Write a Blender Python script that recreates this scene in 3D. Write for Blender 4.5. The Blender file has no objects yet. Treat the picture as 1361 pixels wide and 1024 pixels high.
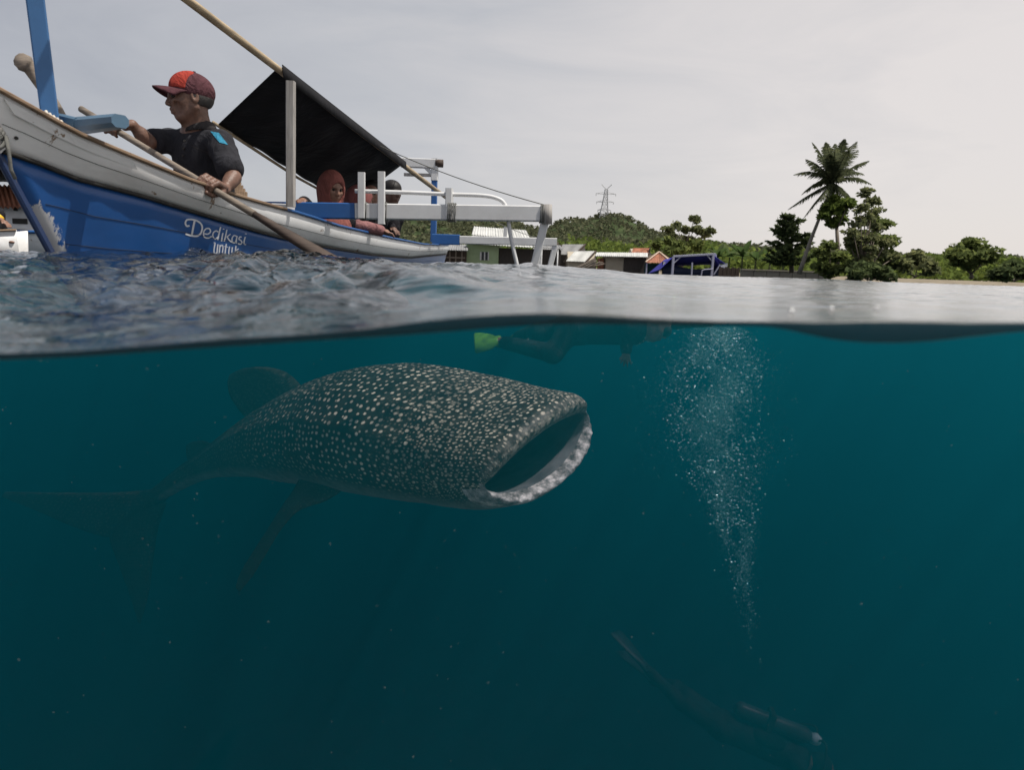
import bpy, bmesh, math, random
import numpy as np
from mathutils import Vector, Matrix
from mathutils.bvhtree import BVHTree

# ------------------------------------------------------------------ camera, sky, sun, exposure
S = bpy.context.scene
COL = S.collection
H = 0.045                    # camera height over mean sea level
FPX, CX, CY = 900.0, 680.5, 512.0
PITCH, ROLL = math.radians(9.71), math.radians(1.96)
Fv = Vector((0, math.cos(PITCH), -math.sin(PITCH)))
U0 = Vector((0, math.sin(PITCH), math.cos(PITCH)))
R0 = Vector((1, 0, 0))
Rv = R0 * math.cos(ROLL) + U0 * math.sin(ROLL)
Uv = U0 * math.cos(ROLL) - R0 * math.sin(ROLL)
CAM = Vector((0, 0, H))
cd = bpy.data.cameras.new('camera'); cam = bpy.data.objects.new('camera', cd); COL.objects.link(cam)
cam.matrix_world = Matrix((( Rv.x, Uv.x, -Fv.x, CAM.x), (Rv.y, Uv.y, -Fv.y, CAM.y), (Rv.z, Uv.z, -Fv.z, CAM.z), (0, 0, 0, 1)))
cd.sensor_width = 36.0; cd.sensor_fit = 'HORIZONTAL'; cd.lens = FPX / 1361 * 36
cd.clip_start = 0.02; cd.clip_end = 9000
cd.dof.use_dof = True; cd.dof.focus_distance = 5.0; cd.dof.aperture_fstop = 4.2
S.camera = cam

SUN_EL = math.radians(65); SUN_AZ = math.atan2(0.88, -0.30)      # azimuth from +Y towards +X
SUNV = Vector((math.sin(SUN_AZ) * math.cos(SUN_EL), math.cos(SUN_AZ) * math.cos(SUN_EL), math.sin(SUN_EL)))
W = bpy.data.worlds.new('World'); S.world = W; W.use_nodes = True
wn, wl = W.node_tree.nodes, W.node_tree.links
wn.clear()
wo = wn.new('ShaderNodeOutputWorld'); bg = wn.new('ShaderNodeBackground'); bg.inputs['Strength'].default_value = 0.1
sky = wn.new('ShaderNodeTexSky'); sky.sky_type = 'NISHITA'; sky.sun_disc = False
sky.sun_elevation = SUN_EL; sky.sun_rotation = SUN_AZ; sky.air_density = 1.0; sky.dust_density = 2.0
tc = wn.new('ShaderNodeTexCoord')
# thin high overcast: streaky noise stretched across the sky, brighter towards the sun
mp = wn.new('ShaderNodeMapping'); mp.inputs['Scale'].default_value = (1.1, 2.2, 5.0); mp.inputs['Rotation'].default_value = (0.2, 0.35, 0.5)
n1 = wn.new('ShaderNodeTexNoise'); n1.inputs['Scale'].default_value = 2.6; n1.inputs['Detail'].default_value = 8; n1.inputs['Roughness'].default_value = 0.58; n1.inputs['Distortion'].default_value = 0.6
wl.new(tc.outputs['Generated'], mp.inputs['Vector']); wl.new(mp.outputs['Vector'], n1.inputs['Vector'])
dotn = wn.new('ShaderNodeVectorMath'); dotn.operation = 'DOT_PRODUCT'
dv = Vector((0.86, 0.32, -0.40)).normalized()
dotn.inputs[1].default_value = dv
wl.new(tc.outputs['Generated'], dotn.inputs[0])
mr = wn.new('ShaderNodeMapRange'); mr.inputs['From Min'].default_value = -0.75; mr.inputs['From Max'].default_value = 0.72
wl.new(dotn.outputs['Value'], mr.inputs['Value'])
add = wn.new('ShaderNodeMath'); add.operation = 'MULTIPLY_ADD'; add.inputs[1].default_value = 0.46
nsub = wn.new('ShaderNodeMath'); nsub.operation = 'SUBTRACT'; nsub.inputs[1].default_value = 0.5
wl.new(n1.outputs['Fac'], nsub.inputs[0]); wl.new(nsub.outputs[0], add.inputs[0]); wl.new(mr.outputs[0], add.inputs[2])
cr = wn.new('ShaderNodeValToRGB')
cr.color_ramp.elements[0].position = 0.08; cr.color_ramp.elements[0].color = (3.7, 3.85, 4.35, 1)
cr.color_ramp.elements[1].position = 0.95; cr.color_ramp.elements[1].color = (8.5, 7.95, 7.65, 1)
e = cr.color_ramp.elements.new(0.5); e.color = (5.6, 5.65, 5.9, 1)
wl.new(add.outputs[0], cr.inputs['Fac'])
mx = wn.new('ShaderNodeMixRGB'); mx.inputs['Fac'].default_value = 0.86
wl.new(sky.outputs['Color'], mx.inputs['Color1']); wl.new(cr.outputs['Color'], mx.inputs['Color2'])
wl.new(mx.outputs['Color'], bg.inputs['Color']); wl.new(bg.outputs[0], wo.inputs['Surface'])

sd = bpy.data.lights.new('sun', 'SUN'); sun = bpy.data.objects.new('sun', sd); COL.objects.link(sun)
sd.energy = 4.8; sd.angle = math.radians(0.8); sd.color = (1.0, 0.95, 0.87)
sun.rotation_euler = SUNV.to_track_quat('Z', 'Y').to_euler(); sun.location = (20, 8, 30)
vs = S.view_settings
vs.view_transform = 'Standard'; vs.look = 'None'; vs.exposure = 0.0; vs.gamma = 1.0; vs.use_curve_mapping = False
cy = S.cycles
cy.use_denoising = True; cy.max_bounces = 8; cy.transparent_max_bounces = 48; cy.volume_bounces = 1
cy.diffuse_bounces = 4; cy.transmission_bounces = 4; cy.glossy_bounces = 3; cy.caustics_reflective = False; cy.caustics_refractive = False
cy.sample_clamp_indirect = 4.0

rng = random.Random(7); nr = np.random.default_rng(7)

# ------------------------------------------------------------------ helpers
def pt(px, py, Y):
    d = Rv * ((px - CX) / FPX) + Uv * (-(py - CY) / FPX) + Fv
    return CAM + d * (Y / d.y)

def ptx(px, Y, z):
    """point at depth Y and height z that lies under image column px"""
    y = 358.0
    for _ in range(8):
        p = pt(px, y, Y); y -= (z - p.z) / Y * FPX
    return pt(px, y, Y)

def proj(p):
    d = Vector(p) - CAM
    w = d.dot(Fv)
    return CX + FPX * d.dot(Rv) / w, CY - FPX * d.dot(Uv) / w

def interp(curve, x):
    return float(np.interp(x, [c[0] for c in curve], [c[1] for c in curve]))

def tag(o, label=None, cat=None, group=None, kind=None):
    if label: o['label'] = label
    if cat: o['category'] = cat
    if group: o['group'] = group
    if kind: o['kind'] = kind
    return o

def thing(name, label, cat, loc, group=None):
    o = bpy.data.objects.new(name, None); COL.objects.link(o); o.location = loc
    o.empty_display_size = 0.1
    return tag(o, label, cat, group)

def wloc(o):
    v = Vector((0, 0, 0))
    while o is not None:
        v += o.location; o = o.parent
    return v

def link(name, me, mat, parent=None):
    o = bpy.data.objects.new(name, me); COL.objects.link(o)
    if mat is not None:
        for m in (mat if isinstance(mat, (list, tuple)) else [mat]): me.materials.append(m)
    if parent is not None: o.parent = parent
    return o

def mesh_np(name, V, F, mat, parent=None, smooth=True, midx=None, origin=None):
    V = np.asarray(V, float).reshape(-1, 3)
    off = wloc(parent) if parent is not None else (Vector(origin) if origin is not None else Vector((0, 0, 0)))
    V = V - np.array(off)
    me = bpy.data.meshes.new(name)
    if isinstance(F, np.ndarray):
        n = F.shape[1]
        me.vertices.add(len(V)); me.vertices.foreach_set('co', V.ravel())
        me.loops.add(F.size); me.loops.foreach_set('vertex_index', F.ravel().astype(np.int32))
        me.polygons.add(len(F)); me.polygons.foreach_set('loop_start', np.arange(0, F.size, n, dtype=np.int32))
        me.update(calc_edges=True); me.validate()
    else:
        me.from_pydata(V.tolist(), [], F); me.update()
    if smooth: me.polygons.foreach_set('use_smooth', np.ones(len(me.polygons), bool))
    if midx is not None: me.polygons.foreach_set('material_index', np.asarray(midx, np.int32))
    o = link(name, me, mat, parent)
    if parent is None and origin is not None: o.location = origin
    return o

class MB:
    """collects boxes, beams, tubes and sheets; build() links them as one mesh"""
    def __init__(s): s.v, s.f = [], []
    def add(s, vs_, fs):
        b = len(s.v); s.v += [tuple(v) for v in vs_]; s.f += [tuple(i + b for i in f) for f in fs]; return s
    def box(s, lo, hi):
        x0, y0, z0 = lo; x1, y1, z1 = hi
        return s.add([(x0,y0,z0),(x1,y0,z0),(x1,y1,z0),(x0,y1,z0),(x0,y0,z1),(x1,y0,z1),(x1,y1,z1),(x0,y1,z1)],
                     [(0,3,2,1),(4,5,6,7),(0,1,5,4),(1,2,6,5),(2,3,7,6),(3,0,4,7)])
    def beam(s, p, q, w, h, up=(0, 0, 1), w2=None, h2=None, ch=0.12):
        """beam with chamfered section"""
        p, q = Vector(p), Vector(q); d = (q - p).normalized(); u = Vector(up)
        if abs(d.dot(u)) > 0.97: u = Vector((0, 1, 0))
        r = d.cross(u).normalized(); u = r.cross(d).normalized()
        w2 = w if w2 is None else w2; h2 = h if h2 is None else h2
        def ring(c, w_, h_):
            a, b = w_ / 2, h_ / 2; k = ch * min(w_, h_)
            return [c + r * x + u * y for x, y in ((-a + k, -b), (a - k, -b), (a, -b + k), (a, b - k), (a - k, b), (-a + k, b), (-a, b - k), (-a, -b + k))]
        vs_ = ring(p, w, h) + ring(q, w2, h2)
        fs = [(i, (i + 1) % 8, 8 + (i + 1) % 8, 8 + i) for i in range(8)] + [tuple(range(7, -1, -1)), tuple(range(8, 16))]
        return s.add(vs_, fs)
    def tube(s, path, r, n=8, caps=True):
        P = [Vector(p) for p in path]; rs = r if isinstance(r, (list, tuple)) else [r] * len(P)
        vs_, fs = [], []; ref = None
        for i, p in enumerate(P):
            d = (P[min(i + 1, len(P) - 1)] - P[max(i - 1, 0)]).normalized()
            if ref is None: ref = Vector((0, 0, 1)) if abs(d.z) < 0.9 else Vector((1, 0, 0))
            a = d.cross(ref).normalized(); b = d.cross(a).normalized(); ref = -b if False else ref
            for k in range(n):
                t = 2 * math.pi * k / n
                vs_.append(p + (a * math.cos(t) + b * math.sin(t)) * rs[i])
        for i in range(len(P) - 1):
            for k in range(n):
                fs.append((i*n+k, (i+1)*n+k, (i+1)*n+(k+1)%n, i*n+(k+1)%n))
        if caps:
            fs.append(tuple(range(n))); fs.append(tuple(range(len(P)*n-1, (len(P)-1)*n-1, -1)))
        return s.add(vs_, fs)
    def sheet(s, A, B, C, D, nu=1, nv=1, th=0.02, corr=0, amp=0.0, sag=0.0):
        """A-B is the direction across the corrugation, A-D down the slope; thin solid"""
        A, B, C, D = map(Vector, (A, B, C, D)); nrm = (B - A).cross(D - A).normalized()
        if nrm.z < 0: nrm = -nrm
        vs_, fs = [], []
        for side in (0, 1):
            for j in range(nv + 1):
                for i in range(nu + 1):
                    u, v = i / nu, j / nv
                    p = A.lerp(B, u).lerp(D.lerp(C, u), v)
                    off = amp * math.sin(u * corr * 2 * math.pi) - side * th - sag * 16 * u * (1 - u) * v * (1 - v)
                    vs_.append(p + nrm * off)
        m = (nu + 1) * (nv + 1)
        for j in range(nv):
            for i in range(nu):
                a = j*(nu+1)+i; b = a+1; c = b+nu+1; d = a+nu+1
                fs.append((a, b, c, d)); fs.append((m+a, m+d, m+c, m+b))
        for i in range(nu):
            a, b = i, i+1; fs.append((a, m+a, m+b, b))
            a, b = nv*(nu+1)+i, nv*(nu+1)+i+1; fs.append((a, b, m+b, m+a))
        for j in range(nv):
            a, b = j*(nu+1), (j+1)*(nu+1); fs.append((a, b, m+b, m+a))
            a, b = a+nu, b+nu; fs.append((a, m+a, m+b, b))
        return s.add(vs_, fs)
    def build(s, name, mat, parent=None, smooth=False, origin=None):
        off = wloc(parent) if parent is not None else (Vector(origin) if origin is not None else Vector((0,0,0)))
        me = bpy.data.meshes.new(name)
        me.from_pydata([tuple(Vector(v) - off) for v in s.v], [], s.f); me.update()
        bm = bmesh.new(); bm.from_mesh(me); bmesh.ops.recalc_face_normals(bm, faces=bm.faces); bm.to_mesh(me); bm.free()
        if smooth: me.polygons.foreach_set('use_smooth', np.ones(len(me.polygons), bool))
        o = link(name, me, mat, parent)
        if parent is None and origin is not None: o.location = origin
        return o

# ---- SDF modelling (continuous bodies): smooth union of round cones and ellipsoids, meshed with surface nets
def cone(a, b, r1, r2=None, k=0.02, op='+'): return ('c', np.array(a, float), np.array(b, float), r1, r1 if r2 is None else r2, k, op)
def ell(c, rad, rot=None, k=0.02, op='+'):
    return ('e', np.array(c, float), np.array(rad, float), np.array(rot if rot is not None else np.eye(3), float), 0, k, op)

def sdf_arrays(prims, res, inflate=0.0):
    lo = np.full(3, 1e9); hi = -lo
    for p in prims:
        if p[6] == '-': continue
        if p[0] == 'c':
            r = max(p[3], p[4]); a = np.minimum(p[1], p[2]) - r; b = np.maximum(p[1], p[2]) + r
        else:
            r = max(p[2]); a = p[1] - r; b = p[1] + r
        lo = np.minimum(lo, a); hi = np.maximum(hi, b)
    lo -= 3 * res + inflate; hi += 3 * res + inflate
    n = np.ceil((hi - lo) / res).astype(int) + 1
    D = np.full(n, 1.0)
    ax = [lo[i] + res * np.arange(n[i]) for i in range(3)]
    for p in prims:
        k = p[5]; m = k * 1.5 + 3 * res + inflate
        if p[0] == 'c':
            r = max(p[3], p[4]); a = np.minimum(p[1], p[2]) - r - m; b = np.maximum(p[1], p[2]) + r + m
        else:
            r = max(p[2]); a = p[1] - r - m; b = p[1] + r + m
        i0 = np.clip(((a - lo) / res).astype(int), 0, n - 1); i1 = np.clip(((b - lo) / res).astype(int) + 2, 1, n)
        sl = tuple(slice(i0[i], i1[i]) for i in range(3))
        X, Y, Z = np.meshgrid(*[ax[i][sl[i]] for i in range(3)], indexing='ij')
        P = np.stack([X, Y, Z], -1)
        if p[0] == 'c':
            ba = p[2] - p[1]; L = max(ba @ ba, 1e-12); pa = P - p[1]
            h = np.clip(pa @ ba / L, 0, 1)
            d = np.linalg.norm(pa - h[..., None] * ba, axis=-1) - (p[3] + (p[4] - p[3]) * h)
        else:
            q = (P - p[1]) @ p[3]
            k0 = np.linalg.norm(q / p[2], axis=-1); k1 = np.linalg.norm(q / p[2] ** 2, axis=-1) + 1e-9
            d = k0 * (k0 - 1) / k1
            d = np.where(k0 < 0.05, -min(p[2]), d)
        cur = D[sl]
        if p[6] == '-':
            hh = np.maximum(k - np.abs(-d - cur), 0) / max(k, 1e-6); D[sl] = np.maximum(cur, -d) + hh * hh * k * 0.25
        else:
            hh = np.maximum(k - np.abs(d - cur), 0) / max(k, 1e-6); D[sl] = np.minimum(cur, d) - hh * hh * k * 0.25
    D -= inflate
    # surface nets
    s = D < 0
    c = np.zeros(tuple(n - 1), bool); a_ = np.ones(tuple(n - 1), bool)
    corners = [(i, j, k_) for i in (0, 1) for j in (0, 1) for k_ in (0, 1)]
    def cv(A, o): return A[o[0]:n[0]-1+o[0], o[1]:n[1]-1+o[1], o[2]:n[2]-1+o[2]]
    for o in corners: c |= cv(s, o); a_ &= cv(s, o)
    act = c & ~a_
    idx = -np.ones(act.shape, int); cells = np.argwhere(act); idx[act] = np.arange(len(cells))
    acc = np.zeros((len(cells), 3)); cnt = np.zeros(len(cells))
    for o in corners:
        for d in range(3):
            if o[d]: continue
            o2 = list(o); o2[d] = 1
            d0 = cv(D, o)[act]; d1 = cv(D, tuple(o2))[act]
            x = (d0 < 0) != (d1 < 0); t = np.where(x, d0 / np.where(x, d0 - d1, 1), 0)
            q = np.array(o, float)[None].repeat(len(cells), 0); q[:, d] += t
            acc[x] += q[x]; cnt[x] += 1
    V = lo + (cells + acc / cnt[:, None]) * res
    Fs = []
    for d in range(3):
        e1, e2 = (d + 1) % 3, (d + 2) % 3
        sa = [slice(0, n[i]) for i in range(3)]; sb = list(sa)
        sa[d] = slice(0, n[d]-1); sb[d] = slice(1, n[d])
        A, B = s[tuple(sa)], s[tuple(sb)]
        for flip, M in ((0, A & ~B), (1, ~A & B)):
            ii = np.argwhere(M)
            ii = ii[(ii[:, e1] > 0) & (ii[:, e2] > 0) & (ii[:, e1] < n[e1]-1) & (ii[:, e2] < n[e2]-1)]
            q = []
            for (x1, x2) in ((-1, -1), (0, -1), (0, 0), (-1, 0)):
                j = ii.copy(); j[:, e1] += x1; j[:, e2] += x2
                q.append(idx[j[:, 0], j[:, 1], j[:, 2]])
            q = np.stack(q, 1)
            if flip: q = q[:, ::-1]
            Fs.append(q)
    return V, np.ascontiguousarray(np.concatenate(Fs))

def sdf(name, prims, res, mat, parent=None, inflate=0.0, origin=None):
    V, F = sdf_arrays(prims, res, inflate)
    return mesh_np(name, V, F, mat, parent, origin=origin)

def basis(f, up=(0, 0, 1)):
    """columns: forward, left, up"""
    f = Vector(f).normalized(); u = Vector(up); l = u.cross(f).normalized(); u = f.cross(l)
    return f, l, u
def rotm(f, l, u): return np.array([[f.x, l.x, u.x], [f.y, l.y, u.y], [f.z, l.z, u.z]])

# ------------------------------------------------------------------ materials
def newmat(name):
    m = bpy.data.materials.new(name); m.use_nodes = True
    nt = m.node_tree; nt.nodes.clear()
    return m, nt.nodes, nt.links
def mathn(N, L, op, a, b=None, c=None, clamp=False):
    n = N.new('ShaderNodeMath'); n.operation = op; n.use_clamp = clamp
    for i, x in enumerate((a, b, c)):
        if x is None: continue
        if isinstance(x, (int, float)): n.inputs[i].default_value = x
        else: L.new(x, n.inputs[i])
    return n.outputs[0]
def noise(N, L, scale, detail=4, rough=0.55, coord='Object', sc=None, dist=0.0):
    t = N.new('ShaderNodeTexCoord'); n = N.new('ShaderNodeTexNoise')
    n.inputs['Scale'].default_value = scale; n.inputs['Detail'].default_value = detail; n.inputs['Roughness'].default_value = rough; n.inputs['Distortion'].default_value = dist
    if sc:
        m = N.new('ShaderNodeMapping'); m.inputs['Scale'].default_value = sc
        L.new(t.outputs[coord], m.inputs['Vector']); L.new(m.outputs[0], n.inputs['Vector'])
    else: L.new(t.outputs[coord], n.inputs['Vector'])
    return n.outputs['Fac']
def ramp(N, L, fac, stops):
    r = N.new('ShaderNodeValToRGB'); el = r.color_ramp.elements
    el[0].position, el[0].color = stops[0][0], (*stops[0][1], 1)
    el[1].position, el[1].color = stops[-1][0], (*stops[-1][1], 1)
    for p, c in stops[1:-1]:
        x = el.new(p); x.color = (*c, 1)
    L.new(fac, r.inputs['Fac']); return r.outputs['Color']
def mixc(N, L, fac, a, b, blend='MIX'):
    m = N.new('ShaderNodeMixRGB'); m.blend_type = blend
    for i, x in zip(('Fac', 'Color1', 'Color2'), (fac, a, b)):
        if isinstance(x, (int, float)): m.inputs[i].default_value = x
        elif isinstance(x, tuple): m.inputs[i].default_value = (*x, 1)
        else: L.new(x, m.inputs[i])
    return m.outputs['Color']
def bump(N, L, h, strength=0.3, dist=0.01):
    b = N.new('ShaderNodeBump'); b.inputs['Strength'].default_value = strength; b.inputs['Distance'].default_value = dist
    L.new(h, b.inputs['Height']); return b.outputs['Normal']
def finish(m, N, L, color, rough=0.6, normal=None, spec=0.4, metallic=0.0):
    p = N.new('ShaderNodeBsdfPrincipled'); o = N.new('ShaderNodeOutputMaterial')
    if isinstance(color, tuple): p.inputs['Base Color'].default_value = (*color, 1)
    else: L.new(color, p.inputs['Base Color'])
    if isinstance(rough, (int, float)): p.inputs['Roughness'].default_value = rough
    else: L.new(rough, p.inputs['Roughness'])
    p.inputs['Specular IOR Level'].default_value = spec; p.inputs['Metallic'].default_value = metallic
    if normal is not None: L.new(normal, p.inputs['Normal'])
    L.new(p.outputs[0], o.inputs['Surface']); return m

def plain(name, c, rough=0.7, var=0.25, scale=8, bs=0.2, spec=0.3, sc=None, bd=0.01):
    m, N, L = newmat(name)
    f = noise(N, L, scale, 5, 0.6, sc=sc)
    lo = tuple(x * (1 - var) for x in c); hi = tuple(min(1, x * (1 + var)) for x in c)
    return finish(m, N, L, ramp(N, L, f, [(0.3, lo), (0.7, hi)]), rough, bump(N, L, f, bs, bd), spec)

def paint(name, c, dirt=(0.20, 0.17, 0.14), under=(0.35, 0.25, 0.17), chip=0.69, dirt_amt=0.5, rough=0.45, streak=(1, 1, 1), attr=None, chipcol=None):
    """worn boat paint: streaky dirt, small chips down to the wood"""
    m, N, L = newmat(name)
    d = noise(N, L, 3.0, 8, 0.65, sc=streak); d2 = noise(N, L, 22, 6, 0.7, sc=streak)
    df = mathn(N, L, 'MULTIPLY', ramp(N, L, d, [(0.45, (0, 0, 0)), (0.78, (1, 1, 1))]), dirt_amt)
    col = mixc(N, L, df, c, dirt)
    f2 = ramp(N, L, d2, [(0.35, tuple(x * 0.9 for x in c)), (0.65, tuple(min(1, x * 1.07) for x in c))])
    col = mixc(N, L, 0.35, col, f2)
    ch = noise(N, L, 9, 10, 0.72, dist=0.4)
    cf = ramp(N, L, ch, [(chip, (0, 0, 0)), (chip + 0.02, (1, 1, 1))])
    col = mixc(N, L, cf, col, under)
    h = mathn(N, L, 'SUBTRACT', mathn(N, L, 'MULTIPLY', d2, 0.3), cf)
    if attr:
        a = N.new('ShaderNodeAttribute'); a.attribute_name = attr
        nn = noise(N, L, 30, 8, 0.75, sc=(1, 1, 0.55))
        big = noise(N, L, 7, 4, 0.6)
        w = mathn(N, L, 'ADD', mathn(N, L, 'MULTIPLY', a.outputs['Fac'], 0.36), mathn(N, L, 'MULTIPLY_ADD', nn, 0.75, mathn(N, L, 'MULTIPLY', big, 0.30)))
        wf = ramp(N, L, w, [(0.76, (0, 0, 0)), (0.78, (1, 1, 1))])
        col = mixc(N, L, wf, col, chipcol)
        h = mathn(N, L, 'SUBTRACT', h, wf)
    return finish(m, N, L, col, rough, bump(N, L, h, 0.35, 0.002), 0.4)

def wood(name, c, sc=(1, 1, 12), scale=5, rough=0.7):
    m, N, L = newmat(name)
    f = noise(N, L, scale, 8, 0.65, sc=sc, dist=0.3)
    g = noise(N, L, 2.5, 3)
    col = ramp(N, L, f, [(0.3, tuple(x * 0.5 for x in c)), (0.5, c), (0.72, tuple(min(1, x * 1.45) for x in c))])
    col = mixc(N, L, mathn(N, L, 'MULTIPLY', g, 0.35), col, tuple(x * 0.6 for x in c))
    return finish(m, N, L, col, rough, bump(N, L, f, 0.4, 0.004), 0.3)

def fabric(name, c, scale=300, folds=9, rough=0.9, var=0.2):
    m, N, L = newmat(name)
    w = noise(N, L, folds, 5, 0.55, dist=1.6, sc=(1, 1, 0.6)); f = noise(N, L, scale, 2)
    col = ramp(N, L, w, [(0.3, tuple(x * (1 - var) for x in c)), (0.7, tuple(min(1, x * (1 + var)) for x in c))])
    n1_ = bump(N, L, w, 0.6, 0.04)
    b = N.new('ShaderNodeBump'); b.inputs['Strength'].default_value = 0.15; b.inputs['Distance'].default_value = 0.001
    L.new(f, b.inputs['Height']); L.new(n1_, b.inputs['Normal'])
    return finish(m, N, L, col, rough, b.outputs['Normal'], 0.15)

def skin(name, c):
    m, N, L = newmat(name)
    f = noise(N, L, 40, 6, 0.6); g = noise(N, L, 160, 4, 0.6)
    col = ramp(N, L, f, [(0.3, tuple(x * 0.72 for x in c)), (0.7, tuple(x * 1.18 for x in c))])
    h = mathn(N, L, 'MULTIPLY_ADD', g, 0.4, f)
    return finish(m, N, L, col, 0.48, bump(N, L, h, 0.35, 0.006), 0.45)

def leafmat(name, c, var=0.45, trans=0.5):
    m, N, L = newmat(name)
    g = N.new('ShaderNodeNewGeometry')
    col = ramp(N, L, g.outputs['Random Per Island'], [(0.0, tuple(x * (1 - var) for x in c)), (0.55, c), (1.0, (c[0] * (1 + 1.3 * var), c[1] * (1 + var), c[2] * (1 + 0.5 * var)))])
    d = N.new('ShaderNodeBsdfDiffuse'); t = N.new('ShaderNodeBsdfTranslucent'); mixs = N.new('ShaderNodeMixShader'); o = N.new('ShaderNodeOutputMaterial')
    L.new(col, d.inputs['Color']); L.new(col, t.inputs['Color']); mixs.inputs[0].default_value = trans
    L.new(d.outputs[0], mixs.inputs[1]); L.new(t.outputs[0], mixs.inputs[2]); L.new(mixs.outputs[0], o.inputs['Surface'])
    return m

M = {}
M['white'] = paint('white_paint', (0.66, 0.66, 0.66), chip=0.70, dirt_amt=0.45)
M['white_hull'] = paint('white_hull_paint', (0.74, 0.74, 0.74), dirt=(0.30, 0.26, 0.22), under=(0.25, 0.18, 0.13), chip=0.62, dirt_amt=0.75, streak=(1, 0.35, 1.6))
M['blue_hull'] = paint('blue_hull_paint', (0.016, 0.085, 0.285), dirt=(0.02, 0.06, 0.16), under=(0.05, 0.10, 0.25), chip=0.72, dirt_amt=0.6, rough=0.32, streak=(1, 0.5, 1.3), attr='wear', chipcol=(0.5, 0.5, 0.52))
M['blue'] = paint('blue_paint', (0.022, 0.10, 0.30), dirt=(0.04, 0.07, 0.13), under=(0.10, 0.09, 0.08), chip=0.70)
M['blue_post'] = paint('blue_post_paint', (0.05, 0.15, 0.34), dirt=(0.05, 0.09, 0.16), under=(0.14, 0.12, 0.1), chip=0.71)
M['slate'] = paint('slate_blue_paint', (0.085, 0.16, 0.24), dirt=(0.05, 0.08, 0.1), under=(0.22, 0.15, 0.1), chip=0.68)
M['navy_worn'] = paint('worn_navy_paint', (0.016, 0.035, 0.10), dirt=(0.05, 0.05, 0.06), under=(0.12, 0.11, 0.11), chip=0.62, dirt_amt=0.7)
M['navy'] = plain('navy_paint', (0.012, 0.022, 0.06), 0.5)
M['rail_wood'] = wood('rail_wood', (0.24, 0.165, 0.11))
M['grey_wood'] = wood('grey_wood', (0.22, 0.18, 0.145))
M['grey_post'] = wood('grey_post', (0.36, 0.34, 0.32), sc=(8, 8, 0.7))
M['bamboo'] = wood('bamboo', (0.42, 0.33, 0.22))
M['dark_wood'] = wood('dark_wood', (0.07, 0.05, 0.04))
M['rubber'] = plain('dark_worn_strip', (0.03, 0.028, 0.026), 0.8, 0.5, 30)
M['tarp'] = fabric('black_tarp', (0.011, 0.011, 0.013), 200, 3.0, 0.75)
M['rope'] = plain('rope', (0.14, 0.14, 0.13), 0.9, 0.3, 60)
M['rope_pale'] = plain('rope_pale', (0.5, 0.46, 0.4), 0.9, 0.3, 60)
M['skin_old'] = skin('weathered_skin', (0.155, 0.083, 0.058))
M['skin'] = skin('brown_skin', (0.24, 0.125, 0.085))
M['shirt'] = fabric('charcoal_polo', (0.026, 0.026, 0.031), 400, 11)
M['collar'] = fabric('grey_collar', (0.04, 0.037, 0.038), 400, 11)
M['cyan_patch'] = fabric('cyan_patch', (0.04, 0.22, 0.34), 400, 20)
M['cap'] = fabric('maroon_cap', (0.085, 0.035, 0.042), 500, 14)
M['cap_red'] = fabric('red_cap_panel', (0.33, 0.045, 0.032), 500, 14)
M['hijab'] = fabric('salmon_headscarf', (0.23, 0.082, 0.068), 400, 12)
M['hijab2'] = fabric('dusty_pink_headscarf', (0.20, 0.075, 0.07), 400, 12)
M['pink'] = fabric('dusty_pink_top', (0.26, 0.13, 0.13), 400, 12)
M['darkcloth'] = fabric('dark_clothing', (0.018, 0.017, 0.02), 400, 12)
M['hair'] = plain('dark_hair', (0.012, 0.010, 0.009), 0.55, 0.4, 120)
M['eye'] = plain('eye_dark', (0.02, 0.015, 0.012), 0.2, 0.1, 50)
M['white_text'] = paint('white_lettering', (0.70, 0.72, 0.78), chip=0.74, dirt_amt=0.15)
M['yellow'] = plain('yellow_band', (0.75, 0.45, 0.03), 0.5)

# ------------------------------------------------------------------ the sea
YP = 0.60      # the water starts at the glass of the camera's housing, 0.6 m ahead
LINE = [(-400, 478), (0, 470), (100, 467), (200, 459), (300, 451), (400, 445), (480, 438), (540, 430), (600, 423), (660, 418), (740, 416), (800, 419), (860, 423), (950, 427), (1050, 427), (1170, 425), (1361, 428), (1800, 430)]
LIPB = [(-400, 484), (0, 479), (100, 475), (200, 468), (300, 461), (450, 451), (520, 447), (600, 441), (660, 436), (740, 431), (800, 431), (860, 432), (950, 433), (1030, 434), (1080, 447), (1120, 454), (1170, 457), (1230, 455), (1300, 447), (1361, 440), (1800, 440)]
def front_curve(curve):
    xs, zs = [], []
    for px in np.linspace(-400, 1800, 221):
        p = pt(px, interp(curve, px), YP); xs.append(p.x); zs.append(p.z)
    k = np.ones(7) / 7; zs = np.convolve(np.pad(zs, 3, 'edge'), k, 'valid')
    return np.array(xs), np.array(zs)
LX, LZ = front_curve(LINE); BX, BZ = front_curve(LIPB)
wav = []
wr = random.Random(3)
for (lam, amp, cnt, spread) in ((9.0, 0.022, 3, 0.5), (3.2, 0.011, 4, 0.7), (1.3, 0.0065, 6, 0.9), (0.55, 0.0046, 8, 0.8), (0.24, 0.0036, 10, 0.9), (0.11, 0.0016, 12, 1.1), (0.06, 0.0008, 12, 1.4)):
    for _ in range(cnt):
        a = math.radians(200) + wr.uniform(-spread, spread); l = lam * wr.uniform(0.75, 1.3)
        wav.append((math.cos(a) * 2 * math.pi / l, math.sin(a) * 2 * math.pi / l, wr.uniform(0, 6.28), amp * wr.uniform(0.6, 1.2), l))
def sstep(a, b, x):
    t = np.clip((x - a) / (b - a), 0, 1); return t * t * (3 - 2 * t)
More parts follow.
